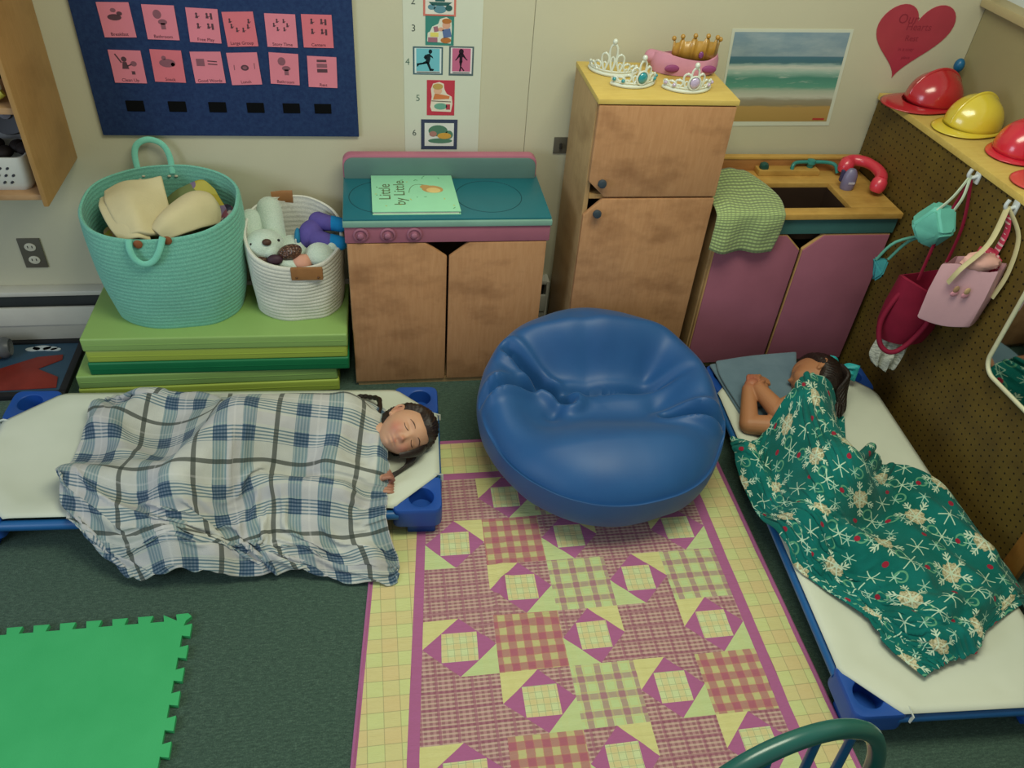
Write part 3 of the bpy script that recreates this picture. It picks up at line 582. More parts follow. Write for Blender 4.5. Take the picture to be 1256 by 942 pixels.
b = ball(nb(), (.165, -.16, .515), .045, .05, .055, rot=Matrix.Rotation(.4, 3, 'Y')); part('body', b, PUR, dl)
for a, c_ in (((.19, -.13, .55), (.232, -.165, .562)), ((.185, -.19, .515), (.228, -.212, .518))):
    l = part('leg', cap(nb(), a, .034, c_, .026), PUR, dl); part('foot', cap(nb(), Vector(c_)+Vector((.008, 0, 0)), .026, Vector(c_)+Vector((.036, -.012, 0)), .025), BLU, l)
part('collar', ball(nb(), (.12, -.17, .51), .012, .03, .035), plain('#2078a0', .8), dl); part('care_label', box(.113, .117, -.205, -.185, .485, .52), plain('#d0d2c8', .6), dl)
p2 = thing('plush_bear', 'round white plush toy at front right of white basket', 'plush toy', (.2, -.24, .46))
part('body', ball(nb(), (.195, -.245, .485), .052, .048, .042), WF, p2); part('head', ball(nb(), (.242, -.225, .508), .026, .026, .024), WF, p2)
p3 = thing('pink_ball_toy', 'small soft pink toy lump between plush toys in white basket', 'toy', (.135, -.28, .46))
part('body', ball(nb(), (.135, -.275, .475), .034, .03, .03, fn=lambda c_: 1+.08*noise.noise(c_*2)), plain('#d09a84', .9, .1), p3)
b = nb(); lathe(b, [(0, .3), (.13, .3), (.14, .40), (.12, .445), (0, .46)], (.108, -.185, 0), 28, sy=.8); tag(part('plush_pile', b, plain('#a5b3a0', .9, .1, .2, 20)), 'pale green soft toys deeper inside the white basket', 'plush toy')

# ------------------------------------------------------------------ wall shelf at the left and its contents
ws = thing('wall_shelf', 'birch open wall shelf cut off at the left edge of view', 'shelf', (-1.0, -.17, .72))
part('side_panel', box(-.592, -.577, -.338, 0, .722, 1.6, .004), W_SHELF, ws); part('side_panel', box(-1.5, -1.485, -.338, 0, .722, 1.6, .003), W_SHELF, ws)
for z in (.738, 1.0, 1.27): part('shelf_board', box(-1.485, -.592, -.325, -.012, z, z+.018, .002), wood('shelf_board_%d' % int(z*100), '#a8845c', '#b5906a', '#8a6844', stretch=(2, 18, 18)), ws)
part('back_panel', box(-1.485, -.592, -.012, -.002, .735, 1.6), W_SHELF, ws)
def bin_(label, x0, x1, y0, y1, z0, z1, col):
    t = thing('plastic_bin', label, 'bin', ((x0+x1)/2, (y0+y1)/2, z0), group='perforated bins on the wall shelf')
    def q(e, z): return [((x0+x1)/2+sx*((x1-x0)/2-e-r_)+r_*math.cos(a), (y0+y1)/2+sy*((y1-y0)/2-e-r_)+r_*math.sin(a), z) for sx, sy, a0 in ((1, 1, 0), (-1, 1, PI/2), (-1, -1, PI), (1, -1, 1.5*PI)) for a in np.linspace(a0, a0+PI/2, 5)]
    r_ = .022; b = nb(); rows = [[b.verts.new(p) for p in q(*a)] for a in ((.012, z0), (.002, z0+.02), (0, z1-.004), (.001, z1), (.006, z1), (.007, z0+.02), (.014, z0+.006))]
    for a, c_ in zip(rows, rows[1:]):
        for i in range(20): b.faces.new((a[i], a[(i+1) % 20], c_[(i+1) % 20], c_[i]))
    b.faces.new(rows[0][::-1]); b.faces.new(rows[-1]); bmesh.ops.recalc_face_normals(b, faces=b.faces[:])
    part('bin_body', b, col, t); b = nb(); n = int((x1-x0-.05)/.02)
    for r in range(3):
        for i in range(n): prism(b, [(x0+.03+(i+.5*(r % 2))*.02+.0045*math.cos(a)+.002*math.sin(a), z0+.03+r*.022+.0045*math.sin(a)) for a in np.linspace(0, 2*PI, 8, endpoint=False)], 'y', y0-.0006, y0+.002)
    part('holes', b, plain('#2a2c34', .8), t, kind='stuff'); return t
bin_('white perforated plastic bin on bottom board of the wall shelf', -.90, -.618, -.305, -.165, .756, .862, plain('#c3c4bc', .35, .5, .03))
bin_('grey perforated plastic bin behind the white bin', -.90, -.612, -.15, -.03, .756, .90, plain('#8a8a88', .4, .4, .05))
b = nb()
for k in range(9): ball(b, (-.87+.03*k, -.24+.03*(k % 2), .852+.006*(k % 3)), .024, .028, .018)
tag(part('dark_toys', b, plain('#241e1c', .7, .2), kind='stuff'), 'dark brown small toys filling the white bin', 'toys', None, 'stuff')
dk = thing('black_disc', 'black round disc with grey hub standing in grey bin', 'disc', (-.69, -.13, .9))
part('rim', lathe(nb(), [(0, -.012), (.062, -.012), (.066, 0), (.062, .012), (.02, .008), (0, .008)], (-.678, -.17, .945), 32, (0, -1, .25)), plain('#26272a', .5), dk); part('hub', lathe(nb(), [(0, .006), (.02, .008), (.018, .016), (.006, .018), (0, .012)], (-.678, -.17, .945), 20, (0, -1, .25)), plain('#6a6870', .5), dk)
gt = thing('leafy_toy', 'green and yellow toy bundle on the middle shelf board', 'toy', (-.64, -.25, 1.018))
b = nb()
for k in range(7): ball(b, (-.72+.012*k, -.25-.008*(k % 3), 1.04+.022*(k % 4)), .022, .02, .02)
part('leaf_clump', b, plain('#2c4430', .7), gt); part('yellow_strip', tube(nb(), smooth_path([(-.70, -.28, 1.03), (-.65, -.295, 1.035), (-.62, -.29, 1.05)], 5), .012, 10), plain('#b8b448', .5), gt); part('paper_band', tube(nb(), [(-.70, -.29, 1.055), (-.62, -.30, 1.07)], .01, 10), plain('#c5ccc0', .6), gt)

# picture tray under the shelf
tr = thing('floor_puzzle', 'black framed picture puzzle of red truck on floor by the wall', 'puzzle', (-.86, -.22, 0))
b = box(-1.10, -.705, -.068, -.045, 0, .022, .003); bx(b, -.735, -.71, -.36, -.06, 0, .022, .003); bx(b, -1.10, -.71, -.375, -.352, 0, .022, .003); part('frame', b, plain('#1b1c20', .5), tr)
part('picture', box(-1.10, -.73, -.355, -.065, .002, .012), plain('#2f4a5e', .5), tr, smooth=False)
b = prism(nb(), [(-1.1, -.29), (-.95, -.2), (-.86, -.15), (-.775, -.14), (-.77, -.17), (-.84, -.22), (-.76, -.27), (-.75, -.33), (-1.1, -.34)], 'z', .012, .016, .002); part('red_piece', b, plain('#7c2a22', .45, .4, .25, 9), tr)
b = nb()
for x, y, r_ in ((-.89, -.10, .02), (-.86, -.095, .025), (-.83, -.1, .02), (-.81, -.105, .014), (-.84, -.165, .018), (-.87, -.17, .013)): prism(b, [(x+r_*1.3*math.cos(a), y+r_*.6*math.sin(a)) for a in np.linspace(0, 2*PI, 14, endpoint=False)], 'z', .012, .015)
part('white_piece', b, plain('#b9c2c4', .5), tr)
wp = thing('wooden_roller', 'wooden roller toy with grey end cap on floor puzzle', 'toy', (-.96, -.14, .016))
part('roller', lathe(nb(), [(0, 0), (.035, 0), (.04, .01), (.04, .15), (.035, .16), (0, .16)], (-1.13, -.16, .058), 24, (1, .1, 0)), plain('#7a5a2c', .5), wp); part('end_cap', lathe(nb(), [(0, .16), (.037, .158), (.039, .175), (.03, .19), (.02, .182), (0, .182)], (-1.13, -.16, .058), 24, (1, .1, 0)), plain('#55585a', .4), wp)

# ------------------------------------------------------------------ tiaras on the fridge
SIL = plain('#d2d8cc', .3, .7, .04, coat=.4); TGEM = plain('#128a96', .1, .8, .1, coat=1); LIL = plain('#b8a8c8', .1, .8, coat=1)
def tiara(label, cx, cy, r, h, n, gem, rz, arc=2.6, gems=True):
    t = thing('toy_tiara', label, 'tiara', (cx, cy, 1.0875), rz, 'silver plastic tiaras on the toy fridge')
    P = lambda a, z: (r*math.sin(a), -r*.9*math.cos(a), z)
    A = np.linspace(-arc/2, arc/2, 40)
    b = tube(nb(), [P(a, .006) for a in A], .006, 8); tube(b, [P(a, .016) for a in A], .003, 8); part('band', b, SIL, t, local=True)
    b = nb(); w_ = arc/n; tops = []
    for k in range(n):
        a0 = -arc/2+w_*(k+.5); hh = .022+(h-.022)*(.72*math.exp(-(a0/.38)**2)+.28*math.exp(-(a0/1.1)**2))
        tube(b, [P(a0+w_*.5*math.sin(s), .014+(hh-.014)*math.cos(s/2)) for s in np.linspace(-PI, PI, 13)], .0034, 6)
        tube(b, [P(a0+w_*.22*math.sin(s), .014+(hh*.62-.014)*math.cos(s/2)) for s in np.linspace(-PI, PI, 9)], .0027, 6)
        p = P(a0, hh); ball(b, p, .0045, seg=10, rings=8); tops.append((a0, hh))
    part('filigree', b, SIL, t, local=True)
    part('crest', ball(nb(), P(0, h+.008), .008, .008, .009), SIL, t, local=True)
    if gems:
        p = Vector(P(0, .034))+Vector((0, -.005, 0)); part('main_gem', ball(nb(), p, .016, .008, .017, seg=10, rings=8), gem, t, local=True); part('gem_setting', tube(nb(), [(p.x+.019*math.cos(a), p.y+.001, p.z+.020*math.sin(a)) for a in np.linspace(0, 2*PI, 20, endpoint=False)], .003, 6, True), SIL, t, local=True)
        for a in (-.75, .75, -1.15, 1.15): part('small_gem', ball(nb(), Vector(P(a, .022))+Vector((.004*math.sin(a), -.004, 0)), .006, seg=8, rings=6), gem, t, local=True)
    return t
tiara('silver toy tiara with large teal gem at front left of fridge top', 1.195, -.222, .078, .085, 9, TGEM, .25)
tiara('silver toy tiara without coloured gems at the back left of fridge top', 1.165, -.128, .076, .10, 9, SIL, -.35, 2.9, False)
tiara('silver toy tiara with lilac gem at front right of fridge top', 1.365, -.255, .080, .078, 9, LIL, .05)
pc = thing('princess_crown', 'pink fabric headpiece with gold crown behind silver tiaras', 'crown', (1.405, -.13, 1.087))
PK = plain('#c98aa0', .6, .4, .1, 14); b = nb(); rows = []
for z, k in ((1.0885, 1.0), (1.105, 1.05), (1.125, 1.04), (1.142, .98), (1.143, .90), (1.12, .93), (1.0885, .92)):
    rows.append([b.verts.new((1.405+.108*k*math.cos(a)*(1+.05*math.sin(3*a)), -.125+.055*k*math.sin(a), z+.008*math.sin(2*a+.5)*(z > 1.1))) for a in np.linspace(0, 2*PI, 40, endpoint=False)])
for a, c_ in zip(rows, rows[1:]):
    for i in range(40): b.faces.new((a[i], a[(i+1) % 40], c_[(i+1) % 40], c_[i]))
bmesh.ops.recalc_face_normals(b, faces=b.faces[:]); part('fabric_band', b, PK, pc)
part('rolled_edge', cap(nb(), (1.295, -.10, 1.125), .022, (1.34, -.14, 1.13), .018), PK, pc)
for x in (1.345, 1.47): part('fabric_petal', ball(nb(), (x, -.178, 1.112), .025, .006, .012), plain('#8a3f70', .6), pc)
GOLD = plain('#b08434', .35, .6, .15, 20, coat=.3); b = nb(); cr = []
for i in range(41):
    a = -1.35+2.7*i/40; hz = 1.168+.026*math.cos(a)+(.014*max(0, math.cos(i*2*PI/8)))
    cr.append((1.43+.080*math.sin(a), -.118-.045*math.cos(a), hz))
V = [[b.verts.new((x, y, 1.128)) for x, y, z in cr], [b.verts.new(p) for p in cr]]
for i in range(40): b.faces.new((V[0][i], V[0][i+1], V[1][i+1], V[1][i]))
part('crown', b, GOLD, pc, mods=(('SOLIDIFY', dict(thickness=.004)),))
for i in range(0, 41, 8): part('crown_bead', ball(nb(), Vector(cr[i])+Vector((0, 0, .003)), .0075, seg=12, rings=8), GOLD, pc)
part('crown_gem', ball(nb(), (1.437, -.168, 1.153), .008, .005, .011), plain('#7a3c78', .2, .6), pc)

# ------------------------------------------------------------------ pegboard shelf unit with helmets, bags, mirror
PH = .04; pg = thing('pegboard_shelf', 'toy shelf with dark brown pegboard back and yellow wooden top', 'shelf', (2.215, 0, 0), PH)
m = M('pegboard_brown', .55, .35); x, y, z = m.xyz('Object'); fy = ((y/.0254).fract()-.5); fz = ((z/.0254).fract()-.5)
hole = (fy*fy+fz*fz).sqrt().lt(.13); g = m.noise(9, 5); m.color(m.mix(hole, m.ramp(g, [(.3, '#54421c'), (.7, '#66521f')]), '#120c05')); PEG = m.m
part('pegboard', box(0, .008, -1.39, -.012, .005, .962), PEG, pg, local=True)
part('top_board', prism(nb(), [(2.207, -.012), (2.264, -1.42), (2.497, -1.42), (2.497, -.012)], 'z', .962, .984, .003), W_TOP, pg)
part('end_panel', box(-.004, .016, -1.45, -1.39, 0, .962, .002), wood('peg_end', '#8a5a24', '#94642c', '#6a4218'), pg, local=True)
part('shelf_board', box(.012, .16, -1.39, -.02, .4, .418), W_SHELF, pg, local=True)
def pegx(y): return 2.215+.04*(-y)
def helmet(label, cx, cy, col, heading, brim, s=1.0, ridge=.0):
    t = thing('toy_helmet', label, 'helmet', (cx, cy, .985), heading, 'plastic toy helmets on the pegboard shelf')
    def fn(c_): return 1+ridge*gauss(c_.y, .16)*(c_.z > 0)+.0*c_.x
    b = nb(); bmesh.ops.create_uvsphere(b, u_segments=40, v_segments=28, radius=1); bmesh.ops.delete(b, geom=[v for v in b.verts if v.co.z < -.02], context='VERTS')
    for v in b.verts:
        k = fn(v.co); v.co = Vector((v.co.x*.105*s*k, v.co.y*.088*s*k, .012+max(v.co.z, 0)**.9*.105*s*k))
    part('shell', b, col, t, local=True, mods=(('SOLIDIFY', dict(thickness=.003)),))
    b = nb(); N = 60; inn = []; out = []
    for i in range(N):
        a = 2*PI*i/N; ca, sa = math.cos(a), math.sin(a); f, bk_, sd = brim
        e = sd+(f-sd)*max(0, ca)**2+(bk_-sd)*max(0, -ca)**2
        inn.append(b.verts.new((.102*s*ca, .086*s*sa, .016))); out.append(b.verts.new(((.102*s+e)*ca, (.086*s+e*.9)*sa, .006-.0*ca)))
    for i in range(N): b.faces.new((inn[i], out[i], out[(i+1) % N], inn[(i+1) % N]))
    part('brim', b, col, t, local=True, mods=(('SOLIDIFY', dict(thickness=.004)), ('SUBSURF', dict(levels=1, render_levels=1))))
    if ridge: part('crest', tube(nb(), [(.106*s*math.cos(a), 0, .012+.105*s*math.sin(a)**.9*(1+ridge)) for a in np.linspace(.12, PI-.12, 24)], .006, 10, flat=.8), col, t, local=True)
    return t
RH = plain('#b02028', .22, .6, .05, 6, coat=.5); YH = plain('#d8c23c', .22, .6, .05, 6, coat=.5); RH2 = plain('#cc2438', .22, .6, .05, 6, coat=.5); OR = plain('#d24a44', .3, .5, .05, 6, coat=.3)
helmet('dark red toy fire helmet at far end of pegboard shelf by wall', 2.35, -.118, RH, PI+.1, (.10, .02, .014), .98, .07)
helmet('yellow toy hard hat between the two red helmets', 2.375, -.325, YH, PI+.25, (.055, .008, .01), .96, .05)
helmet('bright red glossy toy helmet right of the yellow one', 2.425, -.53, RH2, PI+.3, (.03, .02, .012), .98)
helmet('orange red toy helmet brim cut off at right edge of view', 2.40, -.72, OR, PI+.2, (.07, .02, .014), .78)
helmet('yellow toy helmet nearest front on pegboard shelf at right edge', 2.42, -.90, plain('#d4ac2c', .25, .6, .05, coat=.4), PI+.2, (.06, .02, .012), .82)
bl = thing('blue_rattle', 'blue round headed toy stick standing behind the dark red helmet', 'toy', (2.455, -.045, .985))
part('head', ball(nb(), (2.455, -.045, 1.098), .018, .018, .024), plain('#14608c', .35, .5), bl); part('stick', lathe(nb(), [(0, .985), (.015, .985), (.015, .992), (.007, 1.0), (.007, 1.08)], (2.455, -.045, 0), 14), plain('#0f4a70', .35, .5), bl)

mi = thing('wall_mirror', 'white framed rounded mirror mounted on the pegboard', 'mirror', (2.215, 0, 0), PH)
MR = M('mirror_glass', .03, .9).metal(); MR.color('#c4ccc8')
def rrect(y0, y1, z0, z1, r): return [(yc+r*math.cos(a), zc+r*math.sin(a)) for yc, zc, a0 in ((y1-r, z1-r, 0), (y0+r, z1-r, PI/2), (y0+r, z0+r, PI), (y1-r, z0+r, 1.5*PI)) for a in np.linspace(a0, a0+PI/2, 9)]
rim = rrect(-1.36, -.985, .485, .93, .05)
part('glass', prism(nb(), rim, 'x', -.012, -.006), MR.m, mi, local=True, smooth=False)
part('frame', tube(nb(), [(-.012, y, z) for y, z in rim], .007, 10, True), plain('#c6c4a4', .4, .4), mi, local=True); part('backing', prism(nb(), rim, 'x', -.006, 0), plain('#6a6450', .7), mi, local=True)

# bags on hooks
def hook(label, y, z):
    t = thing('wall_hook', label, 'hook', (pegx(y), y, z), PH); WH = plain('#c8d0d4', .3, .5)
    part('hook_base', box(-.008, -.001, -.012, .012, -.03, .015, .003), WH, t, local=True); part('hook_arm', tube(nb(), smooth_path([(-.006, 0, -.006), (-.03, 0, -.012), (-.04, 0, .0), (-.036, 0, .018)], 4), .006, 10), WH, t, local=True); return t
hook('white plastic hook holding the teal and crimson bags', -.615, .958); hook('white plastic hook holding the pale pink bag at right', -.80, .95); hook('small white peg hook behind the teal bag', -.565, .72)
def hull(pts, bev=.008, sub=1):
    b = nb(); [b.verts.new(p) for p in pts]; r = bmesh.ops.convex_hull(b, input=b.verts[:]); bmesh.ops.delete(b, geom=[v for v in b.verts if not v.link_faces], context='VERTS')
    bmesh.ops.dissolve_limit(b, angle_limit=.05, verts=b.verts[:], edges=b.edges[:])
    if bev: bmesh.ops.bevel(b, geom=b.edges[:], offset=bev, segments=2, affect='EDGES')
    return b
HKA = (pegx(-.615)-.03, -.615, .955); HKB = (pegx(-.80)-.03, -.80, .945)
TB = plain('#63b3a4', .6, .3, .12, 20); tb = thing('hanging_bag', 'small pale teal pouch bag hanging from white straps', 'bag', (2.14, -.65, .80), group='bags hanging on the pegboard')
part('pouch', hull([(2.075, -.645, .80), (2.115, -.655, .855), (2.175, -.645, .85), (2.195, -.64, .79), (2.15, -.66, .735), (2.10, -.66, .755), (2.125, -.70, .80), (2.165, -.695, .80), (2.10, -.60, .80), (2.17, -.60, .80), (2.14, -.61, .85)], .006), TB, tb).scale = (1.3, 1.25, 1.25)
ST = plain('#b9c8b4', .8, .2)
for a in ((2.118, -.65, .853), (2.175, -.65, .848)): part('strap', tube(nb(), smooth_path([a, (a[0]*.6+HKA[0]*.4, -.648, .90), HKA], 6), .0055, 8, flat=.5), ST, tb)
CR = plain('#7c1430', .75, .25, .14, 14); rb_ = thing('hanging_bag', 'crimson bucket bag with long rope strap hanging on pegboard', 'bag', (2.14, -.70, .42), group='bags hanging on the pegboard')
b = nb(); rows = []
for z, r_, w_ in ((.415, .06, 0), (.42, .082, 0), (.47, .095, .1), (.54, .096, .15), (.60, .09, .3), (.64, .088, .6), (.642, .08, .6), (.60, .08, .3), (.54, .08, .1)):
    rows.append([b.verts.new((2.135+r_*1.05*math.cos(a)*(1+.10*w_*math.sin(4*a)), -.715+r_*.72*math.sin(a)*(1+.10*w_*math.cos(3*a)), z+.03*w_*math.sin(2*a+1))) for a in np.linspace(0, 2*PI, 36, endpoint=False)])
for a, c_ in zip(rows, rows[1:]):
    for i in range(36): b.faces.new((a[i], a[(i+1) % 36], c_[(i+1) % 36], c_[i]))
b.faces.new(rows[0][::-1]); b.faces.new(rows[-1]); bmesh.ops.recalc_face_normals(b, faces=b.faces[:]); part('bucket', b, CR, rb_)
part('rope_strap', tube(nb(), smooth_path([(2.065, -.73, .63), (2.035, -.735, .57), (2.02, -.74, .49), (2.03, -.765, .425), (2.06, -.79, .405), (2.10, -.795, .43), (2.145, -.79, .51), (2.15, -.79, .60)], 6), .0085, 10), CR, rb_)
for x in (2.12, 2.19): part('strap', tube(nb(), smooth_path([(x, -.70, .63), (x+.03, -.665, .80), (HKA[0]+.005, HKA[1], HKA[2]-.006)], 6), .006, 8, flat=.6), CR, rb_)
PKB = plain('#d3a5ae', .65, .3, .06, 9); pk = thing('hanging_bag', 'pale pink tote bag with printed figures hanging right of crimson bag', 'bag', (2.15, -.86, .6), group='bags hanging on the pegboard')
FL, FR, BR, BL = (2.05, -.845), (2.195, -.905), (2.255, -.865), (2.12, -.81)
b = nb(); rows = []
for z, k, o in ((.585, .93, 0), (.592, .99, 0), (.69, 1.04, .006), (.78, 1.0, 0), (.785, .97, 0), (.70, .96, 0)):
    c_ = [(sum(p[0] for p in (FL, FR, BR, BL))/4, sum(p[1] for p in (FL, FR, BR, BL))/4)][0]; row = []
    for p, q in ((FL, FR), (FR, BR), (BR, BL), (BL, FL)):
        for t_ in np.linspace(0, 1, 8, endpoint=False):
            x, y = p[0]+(q[0]-p[0])*t_, p[1]+(q[1]-p[1])*t_; bul = 1+.10*math.sin(PI*t_)*(k > 1)
            row.append(b.verts.new((c_[0]+(x-c_[0])*k*bul, c_[1]+(y-c_[1])*k*bul, z-.012*math.sin(PI*t_)*(z < .6)+.006*math.sin(7*t_+p[0]*9)*(z > .7))))
    rows.append(row)
for a, c_ in zip(rows, rows[1:]):
    for i in range(32): b.faces.new((a[i], a[(i+1) % 32], c_[(i+1) % 32], c_[i]))
b.faces.new(rows[0][::-1]); b.faces.new(rows[-1]); bmesh.ops.recalc_face_normals(b, faces=b.faces[:]); part('tote_body', b, PKB, pk)
CRM = plain('#b9b088', .85, .2)
part('strap', tube(nb(), smooth_path([(2.072, -.876, .735), (2.085, -.885, .79), (2.15, -.87, .865), HKB], 6), .009, 8, flat=.35, up=(0, -1, 0)), CRM, pk); part('strap', tube(nb(), smooth_path([(2.229, -.896, .69), (2.238, -.896, .78), (2.245, -.86, .88), HKB], 6), .009, 8, flat=.35, up=(0, -1, 0)), CRM, pk)
nx = Vector((FR[0]-FL[0], FR[1]-FL[1], 0)).normalized(); ny = Vector((nx.y, -nx.x, 0))
for t_, col in ((.42, '#a08060'), (.62, '#b89a72')):
    c_ = Vector((FL[0], FL[1], 0)).lerp(Vector((FR[0], FR[1], 0)), t_)+ny*.0145; f = part('printed_figure', ball(nb(), (c_.x, c_.y, .715), .010, .004, .012), plain(col, .7), pk)
    part('printed_dress', ball(nb(), (c_.x, c_.y+.001, .699), .013, .004, .010), plain('#c88a98', .7), f)
part('pink_lining', ball(nb(), (2.165, -.86, .795), .06, .032, .028, fn=lambda c_: 1+.2*noise.noise(c_*2.5)), plain('#d8a69c', .7), pk)
m = M('polka_red', .6, .3); x, y, z = m.xyz('Object'); fy = ((x/.016).fract()-.5); fz = ((z/.016).fract()-.5); m.color(m.mix((fy*fy+fz*fz).sqrt().lt(.22), '#c03a58', '#dcb4b8'))
dt = thing('hanging_bag', 'red and white polka dot bag tucked behind pale pink tote', 'bag', (2.22, -.82, .7), group='bags hanging on the pegboard')
part('pouch', hull([(2.185, -.79, .70), (2.240, -.855, .70), (2.240, -.86, .80), (2.185, -.80, .82), (2.23, -.79, .70), (2.236, -.80, .81), (2.215, -.855, .70), (2.225, -.865, .79)], .006), m.m, dt); part('strap', tube(nb(), smooth_path([(2.225, -.83, .80), (2.235, -.82, .88), (HKB[0]+.004, HKB[1]+.003, HKB[2]-.006)], 5), .012, 8, flat=.3, up=(0, -1, 0)), m.m, dt)
bb2 = thing('hanging_bag', 'tiny teal blue drawstring pouch left of crimson bag', 'bag', (2.09, -.53, .5), group='bags hanging on the pegboard')
part('pouch', hull([(2.065, -.535, .60), (2.125, -.525, .605), (2.12, -.535, .53), (2.075, -.55, .525), (2.075, -.50, .60), (2.12, -.50, .53), (2.09, -.57, .565)], .006), plain('#3a8c94', .6, .3, .2, 30), bb2)
for a in ((2.075, -.525, .60), (2.12, -.525, .60)): part('drawstring', tube(nb(), smooth_path([a, (a[0]+.03, -.545, .68), (pegx(-.565)-.033, -.565, .72)], 5), .005, 8), plain('#5aa090', .7), bb2)
m = M('lace_white', .85, .1); g = m.noise(70, 3, stretch=(1, 1, 3)); m.color(m.ramp(g, [(.35, '#8f9186'), (.6, '#c2c4b6')])); m.bump(g, .003, .8)
lc = thing('lace_cloth', 'white lace cloth hanging below the crimson bag', 'cloth', (2.12, -.72, .3))
P = crom([[(2.09, -.69, .52), (2.12, -.69, .52), (2.15, -.69, .52)], [(2.065, -.71, .43), (2.12, -.725, .43), (2.17, -.715, .43)], [(2.04, -.73, .36), (2.11, -.75, .36), (2.175, -.735, .365)], [(2.05, -.745, .325), (2.10, -.76, .30), (2.15, -.75, .31)]], 24, 18)
for i in range(24):
    for j in range(18): P[i, j, 1] += .012*math.sin(j*1.1+i*.1)*(i/24)
part('cloth', sheet(P), m.m, lc, mods=(('SOLIDIFY', dict(thickness=.003)),))

# ------------------------------------------------------------------ quilt on the floor
def plaid(name, base, uc, vc, pu, pv, wu, wv, extra=None, strength=(.6, .6), soft=0):
    m = M(name, .9, .1); x, y, z = m.xyz('Object'); g = m.noise(35, 4, stretch=(.6, 2.4, 1))
    if soft:
        x = x+(g-.5)*.004; y = y+(g-.5)*.004
    fu = ((x/pu).fract()-.5).abs().lt(wu/2); fv = ((y/pv).fract()-.5).abs().lt(wv/2)
    col = m.mix(fu*strength[0], base, uc); col = m.mix(fv*strength[1], col, vc)
    if extra:
        ex, ep, ew, es = extra; f2 = ((x/ep).fract()-.5).abs().lt(ew/2).mx(((y/ep).fract()-.5).abs().lt(ew/2)); col = m.mix(f2*es, col, ex)
    col = m.mix(g*.25, col, '#d8c890', 'MULTIPLY')
    m.color(col); h = m.noise(60, 3, stretch=(.35, 2.2, 1)); m.bump(h, .005, .7); m.sheen(.15); return m.m
YB = plaid('quilt_border_plaid', '#c9d092', '#d6bd8c', '#dcb58c', .084, .084, .5, .5, ('#6f6e58', .042, .05, .42), (.4, .35))
PU = plaid('quilt_purple', '#aa6492', '#aa6492', '#aa6492', .1, .1, .1, .1)
FI = plaid('quilt_fine_plaid', '#b0868a', '#80505c', '#d0bba8', .0155, .012, .5, .42, ('#8f4a6c', .047, .16, .5), (.55, .6))
GI = plaid('quilt_pink_gingham', '#c0bc88', '#a84c74', '#a84c74', .043, .043, .52, .52, ('#c48a70', .0215, .16, .25), (.62, .62), 1)
LP = plaid('quilt_green_plaid', '#bdd098', '#a05a80', '#a05a80', .05, .05, .34, .34, ('#c8bc80', .025, .15, .4), (.6, .55), 1)
CP = plaid('quilt_center_plaid', '#cad6a4', '#d4c08c', '#d4c08c', .036, .036, .4, .35, ('#86866a', .018, .09, .5), (.5, .5))
YT = plaid('quilt_yellow', '#d2cf92', '#cdc98a', '#c8c486', .06, .02, .3, .5, None, (.3, .3)); GT = plaid('quilt_pale_green', '#c0cf98', '#c4cc92', '#b8c88e', .06, .03, .3, .5, None, (.3, .3))
qt = thing('patchwork_quilt', 'pink purple and green patchwork quilt spread on carpet under bean bag', 'quilt', (0, 0, 0))
qb = nb()
def skew(x, y):
    t = min(1, max(0, (-1.08-y)/.72)); k = min(1, max(0, (.755-x)/.265)) if x > .49 else 1-.3*min(1, (.49-x)/.18)
    return x-.065*t*k+.035*min(1, max(0, (.5-x)/.18))*(1-t)*.6, y
def qz(x, y):
    z = .0082+.0030*noise.noise(Vector((x*5, y*34, 0)))+.003*noise.noise(Vector((x*5, y*6, 4)))
    d = abs((y+1.445)-.25*(x-.75)); z += .012*gauss(d, .012)*gauss(x-.74, .10)+.010*gauss((x-.72)-.3*(y+1.25), .012)*gauss(y+1.3, .10)
    return z
def qpoly(pts, mi):
    b = nb(); b.faces.new([b.verts.new((x, y, 0)) for x, y in pts]); bmesh.ops.triangulate(b, faces=b.faces[:])
    for _ in range(5):
        es = [e for e in b.edges if e.calc_length() > .028]
        if not es: break
        bmesh.ops.subdivide_edges(b, edges=es, cuts=1); bmesh.ops.triangulate(b, faces=b.faces[:])
    for v in b.verts: x, y = skew(v.co.x, v.co.y); v.co = (x, y, qz(x, y))
    for f in b.faces:
        if f.normal.z < 0: f.normal_flip()
    join(qb, b, mi)
QX0, QX1, QY0, QY1 = .325, 1.522, -2.16, -.700
BX0, BX1, BY1, S_ = .500, 1.380, -.879, .176
def sq(x0, x1, y0, y1, mi): qpoly([(x0, y0), (x1, y0), (x1, y1), (x0, y1)], mi)
sq(QX0+.01, BX0-.03, QY0, QY1-.01, 0); sq(BX1+.032, QX1-.01, QY0, QY1-.01, 0); sq(BX0-.03, BX1+.032, BY1+.028, QY1-.01, 0)
sq(BX0-.03, BX0, QY0, BY1+.028, 1); sq(BX1, BX1+.032, QY0, BY1+.028, 1); sq(BX0, BX1, BY1, BY1+.028, 1)
sq(QX0, QX0+.01, QY0, QY1, 1); sq(QX1-.01, QX1, QY0, QY1, 1); sq(QX0+.01, QX1-.01, QY1-.01, QY1, 1)
TRs = {(0, 1), (2, 1), (2, 3), (2, 5), (3, 0), (3, 2), (0, 3)}; TRs -= {(0, 3)}
